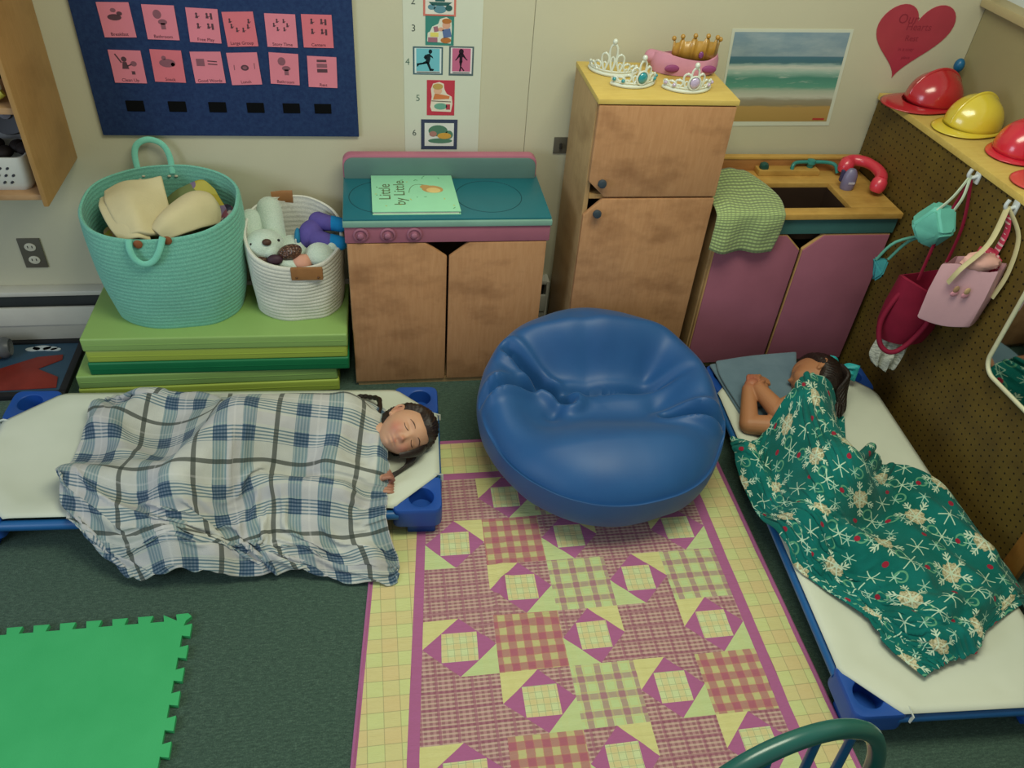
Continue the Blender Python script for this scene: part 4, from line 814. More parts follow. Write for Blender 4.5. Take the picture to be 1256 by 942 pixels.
for c_ in range(5):
    for r_ in range(8):
        x0, y1 = BX0+S_*c_, BY1-S_*r_; x1, y0 = x0+S_, max(y1-S_, QY0)
        if y1-S_ < QY0-.1: continue
        if (c_+r_) % 2 == 0:
            k = 2 if c_ in (0, 3) else 3 if c_ in (1,) or (c_ == 4 and r_ >= 3) else 4
            if c_ == 2: k = 4
            sq(x0, x1, y0, y1, k); continue
        mx_, my = x0+S_/2, y1-S_/2; h = S_/2; ins = .043
        D = [(mx_, y1), (x1, my), (mx_, y1-S_), (x0, my)]; I = [(mx_-ins, my+ins), (mx_+ins, my+ins), (mx_+ins, my-ins), (mx_-ins, my-ins)]
        for a in range(4):                                  # diamond corners around the inner square
            p = D[a]; q, s_ = I[a], I[(a+1) % 4]
            qpoly([p, q, s_] if a != 0 else [p, I[0], I[1]], 1)
        for a in range(4): qpoly([D[a], I[a], I[(a+1) % 4]] if False else [D[a], D[(a+1) % 4], I[(a+1) % 4]], 1)
        qpoly(I, 5)
        tr = (c_, r_) in TRs; fine = 2
        for name, pts in (('TL', [(x0, y1), D[0], D[3]]), ('TR', [(x1, y1), D[1], D[0]]), ('BR', [(x1, y1-S_), D[2], D[1]]), ('BL', [(x0, y1-S_), D[3], D[2]])):
            lit = name in (('TR', 'BL') if tr else ('TL', 'BR')); qpoly(pts, (6 if name in ('TL', 'TR') else 7) if lit else fine)
part('quilt_top', qb, [YB, PU, FI, GI, LP, CP, YT, GT], qt)
b = nb(); n = 40; ed = [(QX0, QY0+(QY1-QY0)*i/n) for i in range(n)]+[(QX0+(QX1-QX0)*i/n, QY1) for i in range(n)]+[(QX1, QY1+(QY0-QY1)*i/n) for i in range(n)]+[(QX1+(QX0-QX1)*i/n, QY0) for i in range(n)]
ed = [skew(*p) for p in ed]; part('binding', tube(b, [(x, y, .0055) for x, y in ed], .0052, 8, True), PU, qt)
cx_ = .93; part('backing', prism(nb(), ed, 'z', .0006, .0032), PU, qt, smooth=False)

# ------------------------------------------------------------------ foam mat with interlocking edge
fm = thing('foam_mat', 'bright green interlocking foam floor tile at lower left of view', 'foam mat', (-.47, -1.62, 0))
x1, y1, pitch, dp = -.168, -1.340, .0655, .021; N = 10; x0, y0 = x1-pitch*N, y1-pitch*N
def teeth(n):                                              # along 0..1 in pitch units: list of (s, out)
    out = []
    for k in range(n): out += [(k+.27, 0), (k+.20, 1), (k+.80, 1), (k+.73, 0)]
    return out
pts = [(x0, y0)]+[(x0+pitch*s, y0-dp*o) for s, o in teeth(N)]+[(x1, y0)]+[(x1+dp*o, y0+pitch*s) for s, o in teeth(N)]+[(x1+.004, y1-.002), (x1+dp*.8, y1+dp*.5), (x1+dp*.3, y1+dp), (x1-.025, y1+dp*.95), (x1-.02, y1)]
pts += [(x1-pitch*s, y1+dp*o) for s, o in [(a+.08, o) for a, o in teeth(N)][1:] if s > .45]+[(x0, y1)]
m = M('foam_green', .8, .25); g = m.noise(500, 2); m.color(m.ramp(m.noise(5, 3), [(.3, '#3aa664'), (.7, '#42ae6c')])); m.bump(g, .001, .5)
pts = [p for i, p in enumerate(pts) if i == 0 or (p[0]-pts[i-1][0])**2+(p[1]-pts[i-1][1])**2 > 1e-8]
part('tile', prism(nb(), pts, 'z', .0004, .013), m.m, fm, smooth=False)

# ------------------------------------------------------------------ cots
CB = plain('#1c4c9c', .4, .45, .06, 8, .0004, 200); CBT = plain('#1f5c96', .35, .5, .06, 8)
SHEET = M('cot_sheet', .8, .2); g = SHEET.noise(3, 3); SHEET.color(SHEET.ramp(g, [(.3, '#c4cab8'), (.7, '#d0d5c4')])); SHEET.bump(SHEET.noise(14, 4), .003, .25); SHEET.bump(SHEET.noise(500, 2), .0006, .3)
CL, CW = 1.385, .57
def make_cot(label, loc, rz, cut, CW=.57, mg=.006):
    t = thing('daycare_cot', label, 'cot', loc, rz, 'stackable nap cots')
    for sx, sy in ((0, 0), (1, 0), (0, 1), (1, 1)):
        fx = lambda a: CL-a if sx else a
        fy = lambda a: CW-a if sy else a
        hc = (.062, .058); hr = .040; n = 64
        out0 = []
        for x, y in [(.0, .03), (.004, .012), (.014, .003), (.03, 0), (.075, 0), (.125, .0), (.142, .006), (.148, .02), (.146, .05), (.12, .085), (.085, .12), (.05, .138), (.02, .14), (.004, .135), (0, .12), (0, .075)]: out0.append(Vector((x, y, 0)))
        op_ = smooth_path(out0, 4, True); n = len(op_); b = nb()
        def circ(r_, z): return [b.verts.new((fx(hc[0]+r_*math.cos(math.atan2(p.y-hc[1], p.x-hc[0]))), fy(hc[1]+r_*math.sin(math.atan2(p.y-hc[1], p.x-hc[0]))), z)) for p in op_]
        def outl(k, z): return [b.verts.new((fx(hc[0]+(p.x-hc[0])*k), fy(hc[1]+(p.y-hc[1])*k), z)) for p in op_]
        rows = [outl(.9, .052), outl(.985, .056), outl(1, .066), outl(1, .112), outl(.985, .121), outl(.95, .125), circ(hr+.002, .125), circ(hr-.002, .122), circ(hr-.006, .075)]
        for a, c_ in zip(rows, rows[1:]):
            for i in range(n): b.faces.new((a[i], a[(i+1) % n], c_[(i+1) % n], c_[i]))
        b.faces.new(rows[0]); b.faces.new(rows[-1]); bmesh.ops.recalc_face_normals(b, faces=b.faces[:])
        p = part('corner_bracket', b, CB, t, local=True)
        q = [(.02, .02), (.105, .02), (.105, .06), (.06, .105), (.02, .105)]
        part('foot', prism(nb(), [(fx(x), fy(y)) for x, y in q], 'z', 0, .054, .006), CB, p, local=True)
        part('strap', tube(nb(), [(fx(-.003), fy(.146), .10), (fx(-.003), fy(.148), .124), (fx(.014), fy(.146), .128), (fx(.03), fy(.146), .123)], .005, 8, flat=.4), plain('#c6ccc0', .6), p, local=True)
    for y in (.013, CW-.013): part('side_rail', tube(nb(), [(.13, y, .098), (CL-.13, y, .098)], .0155, 14), CBT, t, local=True)
    for x in (.013, CL-.013): part('end_rail', tube(nb(), [(x, .12, .098), (x, CW-.12, .098)], .0155, 14), CBT, t, local=True)
    nu, nv = 70, 36; P = np.zeros((nu, nv, 3))
    for j in range(nv):
        v = j/(nv-1); y = mg+(CW-2*mg)*v; e = min(y, CW-y)-mg+.006
        for i in range(nu):
            u = i/(nu-1)
            c0 = max(.004, cut[0]-e*1.05) if e < .14 else max(.004, cut[0]-.147); c1 = max(.004, cut[1]-e*1.05) if e < .14 else max(.004, cut[1]-.147)
            x = c0+(CL-c0-c1)*u; ex = min(x, CL-x)
            roll_ = min(1, e/.02); r2_ = min(1, (x-c0+1e-4)/.02, (CL-c1-x+1e-4)/.02)
            dd = min(e, ex+.03, ((x+1.05*e)-cut[0])*.7 if x < CL/2 else ((CL-x+1.05*e)-cut[1])*.7); sag = .020*(1-math.exp(-max(dd-.05, 0)/.09))
            P[i, j] = (x, y, .1275-sag-.012*(1-math.sqrt(max(0, 1-(1-roll_)**2)))-.003*(1-r2_))
    P[:, :, 2] = np.maximum(P[:, :, 2], .106)
    part('sheet', sheet(P), SHEET.m, t, local=True, mods=(('SOLIDIFY', dict(thickness=.0025, offset=1)),)); return t
ca = -.049; make_cot('nap cot with white sheet at left under the plaid blanket', (.548-CL*math.cos(ca), -1.110-CL*math.sin(ca), 0), ca, (.16, .15), .57, .017)
ra = PI/2-.055; make_cot('nap cot with white sheet along pegboard under the green snowflake blanket', (2.118, -1.898, 0), ra, (.135, .165), .615)
# pillow on the right cot
m = M('pillow_blue_grey', .85, .15); g = m.noise(9, 4); m.color(m.ramp(g, [(.3, '#5d7684'), (.7, '#6c8592')])); m.bump(m.noise(160, 3), .001, .4); m.sheen(.2)
pw = thing('pillow', 'flat blue grey pillow under the child on the right cot', 'pillow', (1.80, -.60, .12))
for dz, sh, nm in ((0, 0, 'pillow_layer'), (.014, .045, 'pillow_layer')):
    P = crom([[(1.612, -.80+sh, .128), (1.74, -.80+sh, .132), (1.87, -.80+sh, .13)], [(1.60, -.63+sh, .130), (1.74, -.63+sh, .140), (1.90, -.63+sh, .136)], [(1.59+sh*.5, -.495, .131), (1.76, -.482+sh*.1, .136), (1.905+sh, -.468+sh*.15, .134)]], 22, 22)
    P[:, :, 2] += dz
    part(nm, sheet(P), m.m, pw, mods=(('SOLIDIFY', dict(thickness=.012, offset=-1)), ('SUBSURF', dict(levels=1, render_levels=1))))

# ------------------------------------------------------------------ bean bag
bg = thing('bean_bag', 'round blue vinyl bean bag chair with sunken seat on the quilt', 'bean bag', (1.09, -.78, .01))
b = nb(); bmesh.ops.create_uvsphere(b, u_segments=260, v_segments=180, radius=1)
def seg_d(p, a, c):
    a, c = Vector(a), Vector(c); d = c-a; t = max(0, min(1, (p-a).dot(d)/d.length_squared)); return (p-a-d*t).length, t, (p-a-d*t)
CRE = [((.80, -.62), (.985, -.79), .046, .016), ((.66, -.80), (.87, -.74), .034, .014), ((1.45, -.93), (1.28, -.90), .046, .016), ((1.33, -.62), (1.22, -.74), .008, .03), ((1.07, -.55), (1.06, -.72), .006, .03), ((1.40, -.76), (1.27, -.82), .008, .03), ((.92, -.84), (.98, -.76), .014, .022)]
def sst(t): t = max(0., min(1., t)); return t*t*(3-2*t)
for v in b.verts:
    d = v.co.copy(); ho = math.hypot(d.x, d.y); c_ = ho**.68; s_ = math.copysign(abs(d.z)**.74, d.z); ux, uy = (d.x/ho, d.y/ho) if ho > 1e-6 else (0, 0)
    x, y, z = 1.09+.402*c_*ux, -.805+.420*c_*uy, .216+.210*s_
    up = sst((d.z+.05)/.35)
    z -= up*.080*sst((-.62-y)/.42); z += up*.012*sst((y+.72)/.22)            # low front lip, high back
    wx = 1-sst((abs(x-1.085)-.17)/.20); fy_ = sst((y+1.055)/.25)*(1-sst((y+.70)/.15))
    z -= up*.165*wx*fy_; z -= up*.038*wx*gauss(y+.735, .018); z += up*.018*wx*gauss(y+.80, .05)
    p = Vector((x, y))
    for a, e, amp, wd in CRE:
        ds, t, off = seg_d(p, a, e); f = .25+.75*math.sin(PI*min(1, .2+.6*t))
        z += up*amp*f*(-gauss(ds, wd)+.6*gauss(ds-wd*2, wd*1.3))
    y += 0
    r_ = 1+.016*noise.noise(Vector((ux*2.2, uy*2.2, z*3)))+.010*noise.noise(Vector((ux*4, uy*4, z*9)))
    x = 1.09+(x-1.09)*r_; y = -.805+(y+.805)*r_; z += .006*noise.noise(Vector((x*6, y*6, z*4)))
    v.co = (x, min(y, -.383), max(z, .010))
m = M('bean_vinyl', .48, .4); g = m.noise(4, 3); m.color(m.ramp(g, [(.3, '#1a4c82'), (.7, '#1f558c')])); m.bump(m.noise(300, 3), .0008, .3); m.sheen(.1)
part('vinyl_cover', b, m.m, bg)

# ------------------------------------------------------------------ child's chair
CH = plain('#14564e', .3, .55, .1, 12, coat=.3); CHB = plain('#14507c', .32, .55, .1, 12, coat=.3)
ch = thing('child_chair', 'dark teal wooden spindle back chair cut off at bottom edge', 'chair', (1.05, -2.145, 0), .2)
hoop = [(-.20, .30), (-.205, .42), (-.195, .52), (-.155, .61), (-.085, .665), (0, .683), (.085, .665), (.155, .61), (.195, .52), (.205, .42), (.20, .30)]
part('back_hoop', tube(nb(), smooth_path([(x*1.14, -.04*(.68-z)/.38, z) for x, z in hoop], 6), .0170, 14), CH, ch, local=True)
for x in (-.14, -.05, .05, .14):
    zt = .683-.9*x*x/.3*.6-.012; part('spindle', tube(nb(), [(x*.85, -.04, .30), (x*.92, -.02, .45), (x, 0, zt)], [.009, .0095, .008], 10), CHB, ch, local=True)
part('seat', lathe(nb(), [(0, .285), (.17, .285), (.195, .295), (.2, .305), (.19, .315), (0, .308)], (0, -.20, 0), 36, sx=1.12, sy=.95), CH, ch, local=True)
for sx in (-1, 1):
    for sy in (-1, 1): part('leg', tube(nb(), [(sx*.11, -.20+sy*.10, .29), (sx*.15, -.20+sy*.14, .14), (sx*.17, -.20+sy*.17, 0)], [.013, .017, .011], 12), CH, ch, local=True)

# ------------------------------------------------------------------ sleeping children
def basis(up, fwd):
    u = Vector(up).normalized(); f = Vector(fwd); f = (f-u*f.dot(u)).normalized(); r_ = f.cross(u); return Matrix((r_, f, u)).transposed()
def g2(a, b_, c_, s): return math.exp(-((a*a+b_*b_)/(s*s)) if c_ is None else -((a*a+b_*b_+c_*c_)/(s*s)))
def head_pt(d):
    """unit direction in head space (x to the child's right, y to the face, z to the crown) -> point on the head"""
    x, y, z = .071*d.x, .083*d.y, .090*d.z
    if d.z < 0: k = (-d.z)**1.6; x *= 1-.22*k; y *= 1-.12*k; y += .016*k*(d.y > -.4)
    y -= .006*max(0, -d.y)*0; x *= 1+.05*max(0, -d.y)
    if d.y > 0:
        f = min(1, d.y*1.6)
        for sx in (-1, 1):
            y += f*.010*math.exp(-((x-sx*.036)/.021)**2-((z+.038)/.022)**2)           # cheeks
            x += sx*f*.005*math.exp(-((x-sx*.052)/.022)**2-((z+.038)/.025)**2)
            y -= f*.0085*math.exp(-((x-sx*.027)/.015)**2-((z-.002)/.011)**2)           # sockets
            y += f*.0075*math.exp(-((x-sx*.028)/.012)**2-((z+.003)/.0075)**2)          # closed lids
            y += f*.0025*math.exp(-((x-sx*.028)/.017)**2-((z-.018)/.006)**2)           # brow ridge
            y -= f*.0016*math.exp(-((x-sx*.028)/.013)**2-((z+.0095)/.0022)**2)         # lash crease
            y += f*.0045*math.exp(-((x-sx*.0085)/.006)**2-((z+.0345)/.006)**2)         # nostril wings
        y += f*.0150*math.exp(-(x/.0080)**2-((z+.031)/.0085)**2)                       # nose tip
        y += f*.0048*math.exp(-(x/.0075)**2-((z+.014)/.013)**2)                        # bridge
        y += f*.0068*math.exp(-(x/.016)**2-((z+.0535)/.0048)**2)+f*.0066*math.exp(-(x/.0135)**2-((z+.0635)/.0050)**2)
        y -= f*.0042*math.exp(-(x/.019)**2-((z+.0585)/.0016)**2)                       # mouth line
        y -= f*.0025*math.exp(-(x/.004)**2-((z+.045)/.004)**2)
        y += f*.0070*math.exp(-(x/.017)**2-((z+.079)/.011)**2); y -= f*.003*math.exp(-(x/.02)**2-((z+.071)/.004)**2)
        y += f*.007*math.exp(-(x/.045)**2-((z-.045)/.03)**2)
    return Vector((x, y, z))
def head_bm(c, B, seg=150, rings=110):
    b = nb(); bmesh.ops.create_uvsphere(b, u_segments=seg, v_segments=rings, radius=1)
    for v in b.verts: v.co = B @ head_pt(v.co.copy())+Vector(c)
    return b
def ear_bm(c, B, sx):
    b = nb(); o = lambda x, y, z: B @ Vector((sx*x*1.08, y, z))+Vector(c)
    rim_ = smooth_path([(.064, .004, -.028), (.068, -.006, -.020), (.073, -.018, -.004), (.075, -.022, .010), (.072, -.014, .021), (.067, -.002, .018), (.064, .005, .006)], 5)
    tube(b, [o(*p) for p in rim_], .0045, 10); tube(b, [o(*p) for p in smooth_path([(.063, .004, -.026), (.067, -.004, -.010), (.068, -.010, .004), (.067, -.004, .012)], 4)], .006, 10)
    ball(b, o(.065, .002, -.026), .007, .006, .008); ball(b, o(.063, -.006, .0), .008, .014, .02, rot=B); return b
def fuse(b, voxel, smooth=2):
    me = bpy.data.meshes.new('tmp'); b.to_mesh(me); b.free(); o = bpy.data.objects.new('tmp', me); COL.objects.link(o)
    md = o.modifiers.new('r', 'REMESH'); md.mode = 'VOXEL'; md.voxel_size = voxel
    if smooth: s = o.modifiers.new('s', 'SMOOTH'); s.factor = .5; s.iterations = smooth
    m2 = bpy.data.meshes.new_from_object(o.evaluated_get(bpy.context.evaluated_depsgraph_get())); bpy.data.objects.remove(o); bpy.data.meshes.remove(me)
    r_ = nb(); r_.from_mesh(m2); bpy.data.meshes.remove(m2); return r_
def skin_mat(name, base, marks):
    """skin; colour comes from a per-vertex attribute of the skin's own tints (lips, cheeks, ears, knuckles)"""
    m = M(name, .5, .35); a = m.node('ShaderNodeVertexColor'); a.layer_name = 'tint'; g = m.noise(60, 4)
    m.color(m.mix(g*.12, a.outputs[0], '#a0604c')); m.b.inputs['Subsurface Weight'].default_value = .08; m.b.inputs['Subsurface Radius'].default_value = (.6, .25, .15); m.b.inputs['Subsurface Scale'].default_value = .01
    return m.m
def paint(o, base, marks):
    me = o.data; n = len(me.vertices); co = np.zeros(n*3); me.vertices.foreach_get('co', co); co = co.reshape(-1, 3)+np.array(o.parent.location)
    c = np.tile(np.array(lin(base)), (n, 1))
    for p, s, col in marks:
        s = np.asarray(s, float); k = np.exp(-(((co-np.array(p))/s)**2).sum(1))[:, None]; c = c*(1-k)+np.array(lin(col))*k
    at = me.color_attributes.new('tint', 'FLOAT_COLOR', 'POINT'); at.data.foreach_set('color', np.hstack([c, np.ones((n, 1))]).ravel())
def hair_bm(c, B, mask, thick, seg=130, rings=90):
    b = nb(); bmesh.ops.create_uvsphere(b, u_segments=seg, v_segments=rings, radius=1); kill = []
    for v in b.verts:
        d = v.co.copy(); k = mask(d); p = head_pt(d)
        if k < -.10: kill.append(v); continue
        f = max(0, min(1, k/.22)); f = f*f*(3-2*f); a = math.atan2(d.x, d.z+.3)
        st_ = .0012*math.sin(a*60+4*noise.noise(d*3))+.002*noise.noise(d*6)
        v.co = B @ (p+d.normalized()*(-.004+f*(thick+st_)))+Vector(c)
    bmesh.ops.delete(b, geom=kill, context='VERTS'); return b
HAIRM = M('dark_brown_hair', .42, .45); g = HAIRM.noise(40, 5, stretch=(1, 6, 6)); HAIRM.color(HAIRM.ramp(g, [(.3, '#150f0c'), (.7, '#2e2018')])); HAIRM.bump(g, .003, .6); HAIRM = HAIRM.m
def finger(b, pts, r0, r1):
    P = smooth_path(pts, 3); tube(b, P, [r0+(r1-r0)*i/(len(P)-1) for i in range(len(P))], 10); ball(b, P[-1], r1, seg=10, rings=8)

# child on the left cot: lies on the left side, face turned toward the room
HC1 = Vector((.452, -.832, .192)); B1 = basis((.93, .30, .10), (-.12, -.84, .50))
c1 = thing('person', 'person sleeping under blue plaid blanket, dark braided hair, head at right end of left cot', 'person', (.2, -.8, .11))
b = head_bm(HC1, B1); join(b, ear_bm(HC1, B1, 1)); join(b, ear_bm(HC1, B1, -1))
LM1 = lambda x, y, z: HC1+B1 @ Vector((x, y, z))
cap(b, LM1(0, -.015, -.06), .040, (.315, -.80, .195), .042, 24)
BODY1 = [((.265, -.77, .245), .05, (.255, -.80, .17), .05), ((.27, -.785, .215), .075, (.10, -.80, .215), .092), ((.10, -.80, .215), .092, (-.03, -.83, .235), .10), ((-.03, -.84, .26), .08, (-.19, -1.02, .225), .055), ((-.19, -1.02, .22), .05, (-.38, -.90, .155), .03), ((-.03, -.80, .175), .062, (-.22, -.95, .155), .042), ((-.22, -.95, .155), .04, (-.40, -.83, .145), .028),
 ((-.38, -.90, .15), .026, (-.42, -.93, .14), .018), ((-.40, -.83, .145), .026, (-.44, -.86, .138), .018), ((.265, -.77, .25), .047, (.22, -.955, .185), .034), ((.22, -.955, .185), .031, (.345, -.985, .155), .022), ((.26, -.81, .165), .042, (.24, -.99, .148), .03), ((.24, -.99, .148), .03, (.345, -1.0, .138), .022)]
for q in BODY1: cap(b, *q, 20)
OX = Vector((-.022, 0, 0))
ball(b, (.363, -.985, .152), .026, .02, .016, seg=16, rings=12)          # the near hand, curled below the chin
for k in range(4): finger(b, [Vector(q)+OX for q in [(.398, -.998+.012*k, .160-.004*k), (.420-.002*k, -1.0+.013*k, .165-.004*k), (.430-.003*k, -.998+.013*k, .150-.003*k), (.418, -.994+.012*k, .140)]], .0075, .006)
finger(b, [Vector(q)+OX for q in [(.375, -.968, .162), (.392, -.955, .168), (.408, -.958, .162)]], .008, .0065)
ball(b, (.363, -1.01, .132), .024, .018, .014, seg=16, rings=12)
for k in range(4): finger(b, [Vector(q)+OX for q in [(.398, -1.028+.012*k, .134), (.418, -1.030+.012*k, .134), (.428, -1.028+.012*k, .126)]], .007, .0055)
b = fuse(b, .0021, 2)
SK1 = '#c79a7c'
bo = part('body', b, skin_mat('skin_left_child', SK1, None), c1)
paint(bo, SK1, [(LM1(.036, .07, -.034), .022, '#bd7c68'), (LM1(-.036, .07, -.034), .022, '#bd7c68'), (LM1(0, .095, -.031), .010, '#bd8068'), (LM1(0, .088, -.055), (.012, .012, .012), '#a04c4a'), (LM1(0, .086, -.063), (.010, .010, .010), '#a85a54'), (LM1(.071, -.008, 0), .018, '#b57a66'), ((.41, -.995, .15), .05, '#8e5a4c')])  # last mark paints shade into the colour of the hand below the chin
for sx in (1, -1):
    P = [LM1(sx*(.028+.013*s), 0, 0) for s in (0,)]; pts = []
    for s in np.linspace(-1, 1, 13):
        x_ = .028+.0125*s; z_ = -.0085+.0030*s*s-.0012*s; d = Vector((x_/.071, 0, z_/.090)); d.y = math.sqrt(max(.05, 1-d.x**2-d.z**2)); q = head_pt(d); q.x = x_; pts.append(HC1+B1 @ Vector((sx*q.x, q.y+.0004, q.z)))
    part('eyelashes', tube(nb(), pts, .0011, 6), plain('#2a1c16', .6), c1)
    pts = []
    for s in np.linspace(-1, 1, 11):
        x_ = .029+.015*s; z_ = .0195-.0035*s*s-.001*s; d = Vector((x_/.071, 0, z_/.090)); d.y = math.sqrt(1-d.x**2-d.z**2); q = head_pt(d); pts.append(HC1+B1 @ Vector((sx*q.x, q.y+.0002, q.z)))
    part('eyebrow', tube(nb(), pts, [.0008+.0012*(1-abs(s)) for s in np.linspace(-1, 1, 11)], 6), plain('#4a3628', .7), c1)
def mask1(d):
    hl = .47+.10*abs(d.x)                                   # hairline over the forehead, then down in front of the ear
    m_ = d.z-hl if d.y > .1 else 1
    side = (.10+.75*max(d.z, -.2)) - d.y
    back = d.z+.62 - max(0, d.y)*1.5
    ear_ = ((d.y+.10)/.26)**2+((d.z+.06)/.30)**2-1 if abs(d.x) > .80 else 1
    return min(max(d.z-hl, side*.7), back*.8+.1, ear_*.5-.06)
part('hair', hair_bm(HC1, B1, mask1, .021), HAIRM, c1)
P = smooth_path([LM1(.02, -.07, -.03), LM1(.045, -.07, -.06), (.375, -.66, .175), (.345, -.612, .15), (.31, -.595, .142), (.275, -.61, .14)], 9)
part('braid', tube(nb(), P, [.011*(.72+.35*abs(math.sin(i*.75)))*(1-.4*i/len(P)) for i in range(len(P))], 12), HAIRM, c1)
part('hair_lock', tube(nb(), smooth_path([LM1(-.055, .005, .055), LM1(-.062, .055, .02), LM1(-.055, .082, -.02), LM1(-.048, .085, -.055)], 5), [.02-.0007*i for i in range(16)], 12, flat=.45), HAIRM, c1)
b = nb()
for k in range(7):
    o_ = .008*k; tube(b, smooth_path([LM1(-.05, -.01, .03-.006*k), (.478-.004*k, -.905-.3*o_, .140), (.452-o_*.5, -.928-.4*o_, .134), (.425-o_*.6, -.95-.2*o_, .130), (.402-o_*.3, -.968, .126)], 5), [.011-.0003*i for i in range(21)], 8, flat=.6)
part('hair_lock', b, HAIRM, c1)

# child on the right cot: lies on the right side with the back of the head to the room
HC2 = Vector((1.918, -.672, .200)); B2 = basis((.42, .90, .05), (-.90, .42, -.12))
c2 = thing('person', 'person sleeping under green snowflake blanket, dark hair with turquoise bow, arms folded, on right cot', 'person', (1.76, -.95, .11))
b = head_bm(HC2, B2, 100, 70); join(b, ear_bm(HC2, B2, 1)); join(b, ear_bm(HC2, B2, -1)); LM2 = lambda x, y, z: HC2+B2 @ Vector((x, y, z))
cap(b, LM2(0, -.015, -.06), .040, (1.82, -.82, .2), .042, 24)
BODY2 = [((1.78, -.85, .245), .05, (1.79, -.87, .165), .05), ((1.785, -.87, .205), .072, (1.75, -1.03, .205), .085), ((1.75, -1.03, .205), .085, (1.74, -1.16, .225), .095), ((1.74, -1.16, .25), .078, (1.6, -1.32, .205), .055), ((1.6, -1.32, .20), .052, (1.86, -1.51, .155), .03), ((1.74, -1.16, .172), .062, (1.64, -1.37, .152), .044), ((1.64, -1.37, .152), .042, (1.83, -1.54, .145), .028), ((1.86, -1.51, .15), .027, (1.85, -1.57, .14), .018), ((1.83, -1.54, .145), .027, (1.82, -1.59, .136), .018),
 ((1.78, -.845, .25), .045, (1.705, -.835, .205), .036)]
ARM2 = [((1.705, -.835, .205), .035, (1.672, -.735, .215), .027), ((1.76, -.885, .17), .040, (1.608, -.845, .158), .033), ((1.608, -.845, .158), .033, (1.642, -.722, .205), .024)]
for q in BODY2+ARM2: cap(b, *q, 20)
ball(b, (1.658, -.705, .215), .027, .022, .02, seg=16, rings=12)         # two hands folded together by the face
for k in range(4): finger(b, [(1.645+.013*k, -.700, .222), (1.652+.013*k, -.676, .226-.002*k), (1.668+.012*k, -.662, .215), (1.682+.010*k, -.668, .198)], .0078, .0062)
finger(b, [(1.668, -.725, .235), (1.69, -.712, .232), (1.702, -.697, .222)], .0085, .0068)
ball(b, (1.690, -.715, .208), .026, .02, .02, seg=16, rings=12)
for k in range(4): finger(b, [(1.695+.010*k, -.700, .214-.003*k), (1.70+.010*k, -.676, .212-.003*k), (1.69+.010*k, -.655, .2)], .0075, .006)
b = fuse(b, .0026, 2); SK2 = '#a8744e'
bo = part('body', b, skin_mat('skin_right_child', SK2, None), c2)
paint(bo, SK2, [((1.655, -.69, .22), .035, '#a4604c'), (LM2(0, .09, -.055), .012, '#96504a')])
def mask2(d):
    side = (.16+.75*max(d.z, -.2)) - d.y; return min(max(d.z-.56, side*.7), (d.z+.75-max(0, d.y)*1.5)*.8+.1)
part('hair', hair_bm(HC2, B2, mask2, .018, 110, 76), HAIRM, c2)
b = nb()
for k in range(7):
    o_ = -.04+.013*k; tube(b, smooth_path([LM2(-.02+o_*.7, -.075, .02), LM2(-.01+o_, -.098, -.03), (1.962+o_*.3, -.765-.006*k, .21-.01*k), (1.966-.01*k, -.80, .178), (1.955-.012*k, -.828-.004*k, .155)], 5), [.017-.0006*i for i in range(21)], 10, flat=.7)
part('hair_lock', b, HAIRM, c2)
bwm = plain('#2fb0b4', .5, .4, .12, 30); bw = LM2(.028, -.080, .068)+Vector((.0, .015, .01)); b = nb()
for s, dz in ((1, .0), (-1, .01)):
    Pb = crom([[(bw.x, bw.y, bw.z-.010), (bw.x, bw.y, bw.z+.012)], [(bw.x+.022*s+.012, bw.y-.01*s, bw.z-.022+dz), (bw.x+.022*s+.01, bw.y-.01*s, bw.z+.034+dz)], [(bw.x+.05*s+.014, bw.y-.03*s, bw.z-.030+dz), (bw.x+.045*s+.014, bw.y-.03*s, bw.z+.042+dz)]], 8, 6)
    for i in range(8):
        for j in range(6): Pb[i, j, 1] += .012*math.sin(i/7*PI)*(1 if j % 2 else -.4)
    join(b, sheet(Pb))
part('hair_bow', b, bwm, c2, mods=(('SOLIDIFY', dict(thickness=.008)),), label='turquoise ribbon hair bow')
bk_ = part('bow_knot', ball(nb(), bw, .012, .011, .014), bwm, c2)
part('bow_ribbon', prism(nb(), [(bw.x-.06, bw.y+.03), (bw.x-.01, bw.y-.006), (bw.x+.0, bw.y+.012), (bw.x-.05, bw.y+.05)], 'z', bw.z-.006, bw.z+.004, .002), plain('#1c4e86', .6, .3), c2, label='dark blue ribbon tail')

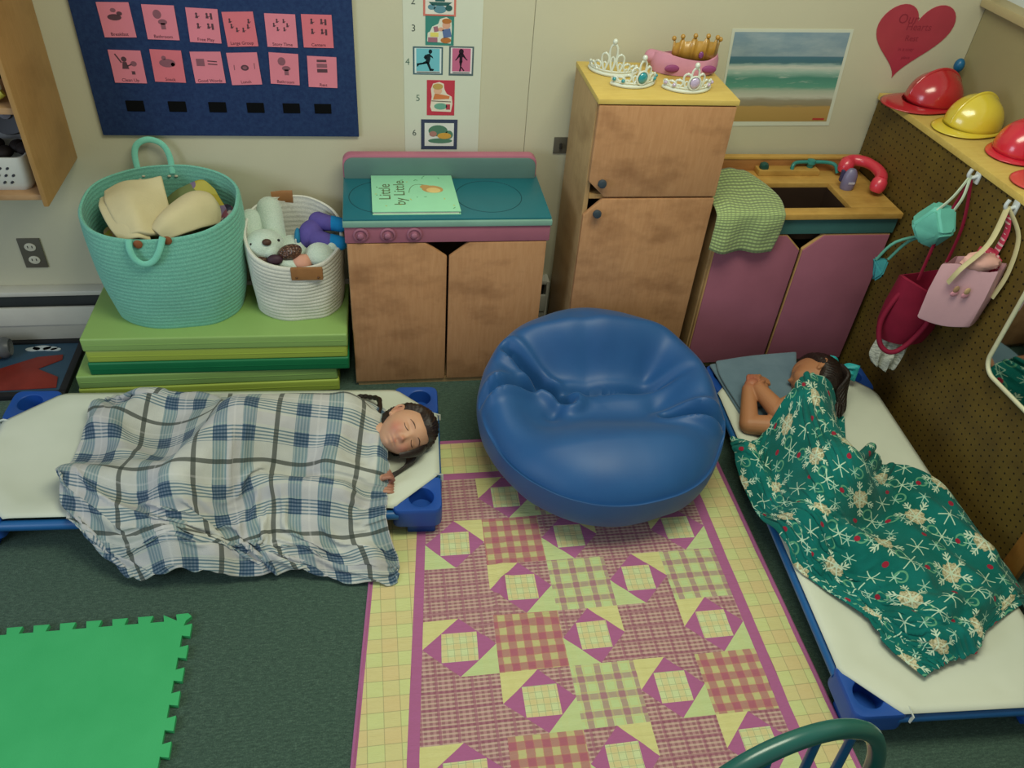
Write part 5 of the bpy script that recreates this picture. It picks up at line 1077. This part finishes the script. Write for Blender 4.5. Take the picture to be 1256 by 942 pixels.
# ------------------------------------------------------------------ draped blankets
def capz(x, y, A, C_):
    (ax, ay, az, ar), (bx_, by, bz, br) = A, C_; dx, dy = bx_-ax, by-ay; L = dx*dx+dy*dy+1e-9
    t = np.clip(((x-ax)*dx+(y-ay)*dy)/L, 0, 1); r_ = ar+t*(br-ar); d = r_*r_-(x-ax-t*dx)**2-(y-ay-t*dy)**2
    return np.where(d > 0, az+t*(bz-az)+np.sqrt(np.maximum(d, 0)), -1)
def tent(base, caps, x0, x1, y0, y1, st_=.01, k=1.7):
    xs, ys = np.arange(x0, x1, st_), np.arange(y0, y1, st_); X, Y = np.meshgrid(xs, ys, indexing='ij'); h = base(X, Y)
    for a, c_ in caps: h = np.maximum(h, capz(X, Y, a, c_))
    out = h.copy(); Rr = 16; P_ = np.pad(h, Rr, constant_values=-1)
    for i in range(-Rr, Rr+1):
        for j in range(-Rr, Rr+1):
            dd = math.hypot(i, j)*st_
            if dd <= .16: out = np.maximum(out, P_[Rr+i:Rr+i+len(xs), Rr+j:Rr+j+len(ys)]-k*dd)
    for _ in range(4):
        p = np.pad(out, 1, mode='edge'); out = (p[:-2, 1:-1]+p[2:, 1:-1]+p[1:-1, :-2]+p[1:-1, 2:]+4*out)/8
    def H(x, y):
        fi = np.clip((x-xs[0])/st_, 0, len(xs)-1.001); fj = np.clip((y-ys[0])/st_, 0, len(ys)-1.001); i, j = fi.astype(int), fj.astype(int); a, c_ = fi-i, fj-j
        return out[i, j]*(1-a)*(1-c_)+out[i+1, j]*a*(1-c_)+out[i, j+1]*(1-a)*c_+out[i+1, j+1]*a*c_
    return H
def on_cot(ox, oy, an, L0, L1, W0, W1):
    def f(x, y):
        C_, S2 = math.cos(an), math.sin(an); a = (x-ox)*C_+(y-oy)*S2; c_ = -(x-ox)*S2+(y-oy)*C_
        return np.where((a > L0) & (a < L1) & (c_ > W0) & (c_ < W1), .130, .008)
    return f
def drape(G, U, V, nu, nv, H, off=.006, iters=140, pull=.05, jit=.006, xmax=None, slack=1.0, shear=.45, lumps=()):
    """relaxes a sheet with true cloth lengths (U along columns, V along rows) onto the height field H"""
    G = np.asarray(G, float); UV = np.zeros(G.shape[:2]+(2,)); UV[:, :, 0] = np.asarray(U)[None, :]; UV[:, :, 1] = np.asarray(V)[:, None]
    A = crom(np.concatenate([G, UV], 2), nv, nu); P = A[:, :, :3].copy(); T = P.copy(); uv = A[:, :, 3:]
    P[:, :, 2] = np.maximum(P[:, :, 2], H(P[:, :, 0], P[:, :, 1])+off)
    g = rng.normal(size=(nv, nu))
    for _ in range(3): g = (g+np.roll(g, 1, 0)+np.roll(g, -1, 0)+np.roll(g, 1, 1)+np.roll(g, -1, 1))/5
    P[:, :, 2] += jit*(1+g/g.std())
    for (lx, ly, lr, lh) in lumps: P[:, :, 2] += lh*np.exp(-((P[:, :, 0]-lx)**2+(P[:, :, 1]-ly)**2)/lr**2)
    sets = []
    for di, dj, st_ in ((0, 1, .9), (1, 0, .9), (1, 1, shear), (1, -1, shear), (0, 2, .10), (2, 0, .10)):
        for par in (0, 1):
            I, J = np.meshgrid(np.arange(nv), np.arange(nu), indexing='ij'); I2, J2 = I+di, J+dj
            ok = (I2 < nv) & (J2 < nu) & (J2 >= 0) & (((I//max(di, 1)) if di else (J//max(dj, 1))) % 2 == par)
            a = (I*nu+J)[ok]; c_ = (I2*nu+J2)[ok]; r_ = np.linalg.norm(uv.reshape(-1, 2)[a]-uv.reshape(-1, 2)[c_], axis=1)*slack
            sets.append((a, c_, r_, st_))
    X = P.reshape(-1, 3); T = T.reshape(-1, 3); prev = X.copy()
    for it in range(iters):
        vel = (X-prev)*.90; prev = X.copy(); X += vel; X[:, 2] -= .0006
        X[:, :2] += (T[:, :2]-X[:, :2])*pull*(1-.6*it/iters)
        for _ in range(3):
            for a, c_, r_, st_ in sets:
                d = X[c_]-X[a]; L = np.linalg.norm(d, axis=1)+1e-9; k = (st_*.5*(L-r_)/L)[:, None]*d
                X[a] += k; X[c_] -= k
        h = H(X[:, 0], X[:, 1])+off; low = X[:, 2] < h; X[low, 2] = h[low]; prev[low, :2] += (X[low, :2]-prev[low, :2])*.7; prev[low, 2] = X[low, 2]
        if xmax is not None: lim = xmax(X[:, 1]); X[:, 0] = np.minimum(X[:, 0], lim)
    return X.reshape(nv, nu, 3), uv
def blanket(name, label, P, uv, mat_, thick, hem=None):
    t = thing(name, label, 'blanket', tuple(P.reshape(-1, 3).mean(0)*np.array([1, 1, 0])+np.array([0, 0, .01])))
    part('cloth', sheet(P, uv), mat_, t, mods=(('SOLIDIFY', dict(thickness=thick, offset=1)), ('SUBSURF', dict(levels=1, render_levels=1)))); return t
# blue plaid fleece
m = M('plaid_fleece', .95, .08); u, v, _ = m.xyz('UV'); PP = .25
fu, fv = ((u-.1)/PP).fract(), ((v-.1)/PP).fract()
def near(f, c_, hw): return (f-c_).abs().lt(hw)
base = m.ramp(m.noise(9, 3), [(.35, '#b3b5ae'), (.65, '#c3c5bc')])
base = m.mix(near(fu, .52, .10).mx(near(fv, .52, .07))*.30, base, '#a9a4b4')
ub = near(fu, .335, .085).mx(near(fu, .70, .085)); vb = near(fv, .335, .085).mx(near(fv, .70, .085))
us = ((u/.0095).fract()).lt(.55); vs = ((v/.0095).fract()).lt(.45)
col = m.mix(ub*(us*.30+.42), base, '#6aa0b6', 'MULTIPLY'); col = m.mix(vb*vs*.75, col, '#4a86a4', 'MULTIPLY'); col = m.mix(vb*ub*.6, col, '#5274b4', 'MULTIPLY')
uk = near(fu, .0, .028).mx(near(fu, 1.0, .028)); vk = near(fv, .0, .025).mx(near(fv, 1.0, .025))
col = m.mix(uk*.82, col, '#3c423c'); col = m.mix(vk*.82, col, '#3c423c'); col = m.mix((near(fu, .52, .012).mx(near(fv, .18, .012)))*.2, col, '#d8d6d2')
m.color(col); m.bump(m.noise(350, 3), .003, .5); m.sheen(.08); PLAID = m.m
caps_of = lambda B: [((*a, ra_+.004), (*c_, rc_+.004)) for a, ra_, c_, rc_ in B]
def ridge(x0, y0, x1, y1, w0, w1, h): return ((x0, y0, h-w0, w0), (x1, y1, h-w1, w1))
caps1 = caps_of(BODY1)+[((.34, -.80, .2, .045), (.27, -.78, .22, .06)), ((.36, -.86, .185, .03), (.36, -.95, .165, .03)),
 ridge(-.49, -.69, -.34, -.60, .035, .03, .195), ridge(-.51, -.62, -.44, -.73, .035, .035, .185), ridge(-.40, -.585, -.16, -.63, .03, .03, .18), ridge(-.52, -.94, -.30, -.97, .05, .045, .215), ridge(-.52, -.98, -.20, -1.15, .03, .03, .175),
 ridge(-.30, -1.09, -.10, -1.17, .035, .04, .12), ridge(-.10, -1.12, .16, -1.16, .045, .045, .10), ridge(.22, -1.10, .34, -1.21, .045, .035, .085), ridge(-.28, -1.19, .02, -1.205, .02, .02, .04), ridge(.02, -1.0, .26, -1.05, .03, .03, .20)]
H1 = tent(on_cot(.545, -1.110, -.049, -1.4, .02, -.030, .575), caps1, -.9, .85, -1.45, -.4)
G1 = [
[(.402, -.69, .15), (.31, -.62, .14), (.11, -.585, .13), (-.105, -.55, .127), (-.296, -.575, .127), (-.494, -.538, .127)],
[(.418, -.772, .238), (.342, -.765, .255), (.099, -.755, .294), (-.115, -.69, .24), (-.364, -.655, .13), (-.541, -.622, .127)],
[(.400, -.885, .20), (.345, -.875, .22), (.083, -.865, .262), (-.115, -.90, .277), (-.332, -.83, .197), (-.550, -.745, .127)],
[(.398, -.985, .187), (.330, -.985, .205), (.069, -.945, .21), (-.130, -1.02, .215), (-.355, -.97, .19), (-.542, -.885, .127)],
[(.394, -1.067, .135), (.306, -1.079, .135), (.072, -1.029, .135), (-.126, -1.09, .16), (-.345, -1.061, .137), (-.536, -.972, .125)],
[(.395, -1.142, .073), (.299, -1.159, .06), (.074, -1.143, .065), (-.090, -1.147, .096), (-.329, -1.132, .093), (-.505, -1.054, .118)],
[(.418, -1.197, .026), (.348, -1.223, .012), (.088, -1.181, .026), (-.062, -1.171, .032), (-.318, -1.167, .056), (-.438, -1.104, .072)],
[(.412, -1.243, .012), (.366, -1.279, .012), (.139, -1.225, .012), (-.055, -1.225, .012), (-.284, -1.220, .013), (-.360, -1.165, .027)]]
P, uv = drape(G1, [.0, .075, .335, .585, .835, 1.06], [-.11, .1, .225, .35, .475, .60, .70, .80], 112, 92, H1, pull=.08, jit=.008, lumps=())
blanket('plaid_blanket', 'blue white and grey plaid fleece blanket over child on left cot', P, uv, PLAID, .004)
# green snowflake fleece
m = M('snowflake_fleece', .95, .08); u, v, _ = m.xyz('UV'); nz = m.noise(7, 3)
col = m.ramp(nz, [(.35, '#0f5f56'), (.65, '#17706a')])
def lattice(p, ox, oy, stag=.5):
    q = (v/p+oy); row = q.floor(); x = (u/p+ox+row*stag).fract()-.5; y = q.fract()-.5
    return x*p, y*p
def polar(x, y): return (x*x+y*y).sqrt(), y.atan2(x)
for (p, ox, oy, kind) in ((.185, .0, .0, 'ring'), (.185, .50, .15, 'ring'), (.185, .25, .42, 'ring'), (.185, .33, .28, 'dot'), (.185, .8, .7, 'dot'), (.185, .5, .5, 'star'), (.185, .1, .62, 'star'), (.185, .62, .08, 'fern'), (.185, .45, .35, 'fern'), (.185, .85, .45, 'fern'), (.185, .2, .12, 'fern'), (.185, .0, .0, 'flake')):
    if kind == 'ring': ox += .27; oy += .25
    x, y = lattice(p, ox, oy); r_, a = polar(x, y)
    if kind == 'ring': col = m.mix((r_-.016).abs().lt(.0026)*.7, col, '#6fae86')
    elif kind == 'dot': col = m.mix(r_.lt(.0085), col, '#98283a')
    elif kind == 'star': col = m.mix(((a*3+.4).sin().abs()*r_).lt(.0045)*r_.lt(.033), col, '#b7d3b8')
    elif kind == 'fern': col = m.mix(((a*3+.5).sin().abs()*r_).lt(.0038)*r_.lt(.020), col, '#9cc4ae')
    else:
        perp = (a*3).sin().abs()*r_*.33; arm = perp.lt(.0019)*r_.lt(.060)
        br = ((perp-(r_-.034).abs()*.8).abs().lt(.0022)*r_.gt(.034)*perp.lt(.010)).mx((perp-(r_-.045).abs()*.8).abs().lt(.0022)*r_.gt(.045)*perp.lt(.009))
        sp = m.noise(150, 3); core = (r_+(sp-.5)*.016-(a*4.5).sin().abs()*.004).lt(.0265)
        col = m.mix(core, col, m.ramp(sp, [(.38, '#8f8a66'), (.62, '#d2caa6')]))
        col = m.mix(arm.mx(br)*.95, col, '#c2d6bc'); col = m.mix((r_-.016).abs().lt(.0014)*.5, col, '#d6dcc4')
m.color(col); m.bump(m.noise(350, 3), .003, .5); m.sheen(.05); FLAKE = m.m
caps2 = caps_of(BODY2)+[((1.86, -.735, .215, .05), (1.80, -.80, .22, .06)), ((1.90, -.72, .22, .045), (1.86, -.70, .21, .045)), ridge(1.555, -.95, 1.56, -1.32, .025, .025, .165), ridge(1.60, -1.41, 1.78, -1.48, .03, .035, .185), ridge(1.70, -1.52, 1.86, -1.54, .025, .03, .175),
 ridge(1.74, -1.62, 1.80, -1.68, .022, .022, .185), ridge(1.80, -1.70, 1.92, -1.68, .022, .022, .18), ridge(1.82, -1.64, 1.90, -1.60, .024, .024, .20), ridge(1.93, -1.64, 2.02, -1.58, .022, .022, .18), ridge(1.76, -1.57, 1.86, -1.60, .02, .02, .19), ridge(2.05, -1.20, 2.15, -1.42, .03, .03, .15), ridge(1.92, -1.30, 2.04, -1.52, .03, .03, .155)]
H2 = tent(on_cot(1.503, -1.864, -.055, 0, .63, 0, 1.38), caps2, 1.3, 2.6, -2.1, -.3)
G2 = [
[(1.545, -.865, .12), (1.592, -.915, .150), (1.672, -.870, .205), (1.765, -.765, .222), (1.850, -.662, .262), (1.940, -.695, .262), (1.985, -.79, .20)],
[(1.520, -.945, .10), (1.565, -1.009, .145), (1.610, -1.032, .200), (1.681, -1.020, .255), (1.752, -1.007, .284), (1.847, -.980, .224), (1.905, -.990, .172)],
[(1.510, -1.161, .134), (1.535, -1.205, .170), (1.562, -1.235, .207), (1.625, -1.255, .263), (1.716, -1.230, .280), (1.818, -1.170, .262), (2.000, -1.010, .13)],
[(1.518, -1.361, .175), (1.554, -1.380, .190), (1.595, -1.387, .210), (1.677, -1.383, .226), (1.828, -1.302, .186), (1.997, -1.171, .13), (2.114, -1.055, .125)],
[(1.575, -1.455, .146), (1.615, -1.465, .157), (1.664, -1.473, .181), (1.751, -1.474, .211), (1.936, -1.370, .14), (2.067, -1.286, .13), (2.200, -1.170, .06)],
[(1.680, -1.558, .141), (1.705, -1.565, .152), (1.739, -1.570, .174), (1.821, -1.570, .182), (1.985, -1.494, .14), (2.105, -1.425, .115), (2.23, -1.34, .02)],
[(1.704, -1.650, .13), (1.749, -1.648, .14), (1.792, -1.645, .146), (1.885, -1.630, .136), (1.995, -1.610, .135), (2.17, -1.525, .04), (2.29, -1.465, .015)],
[(1.756, -1.740, .13), (1.807, -1.720, .14), (1.847, -1.712, .14), (1.915, -1.718, .135), (1.966, -1.680, .13), (2.133, -1.597, .06), (2.31, -1.53, .015)]]
for r_ in (4, 5, 6, 7):
    for c_ in range(4): q = G2[r_][c_]; k = (.4, .8, 1, 1)[r_-4]*(1, 1, .9, .5)[c_]; G2[r_][c_] = (q[0]-.022*k, q[1]-.040*k, q[2])
P, uv = drape(G2, [0, .09, .19, .32, .46, .61, .74], [0, .16, .37, .56, .70, .84, .96, 1.07], 96, 118, H2, pull=.16, shear=.22, jit=.010, xmax=lambda y: 2.215+.04*(-y)-.010, lumps=())
blanket('snowflake_blanket', 'dark green fleece blanket with snowflakes over child on right cot', P, uv, FLAKE, .005)
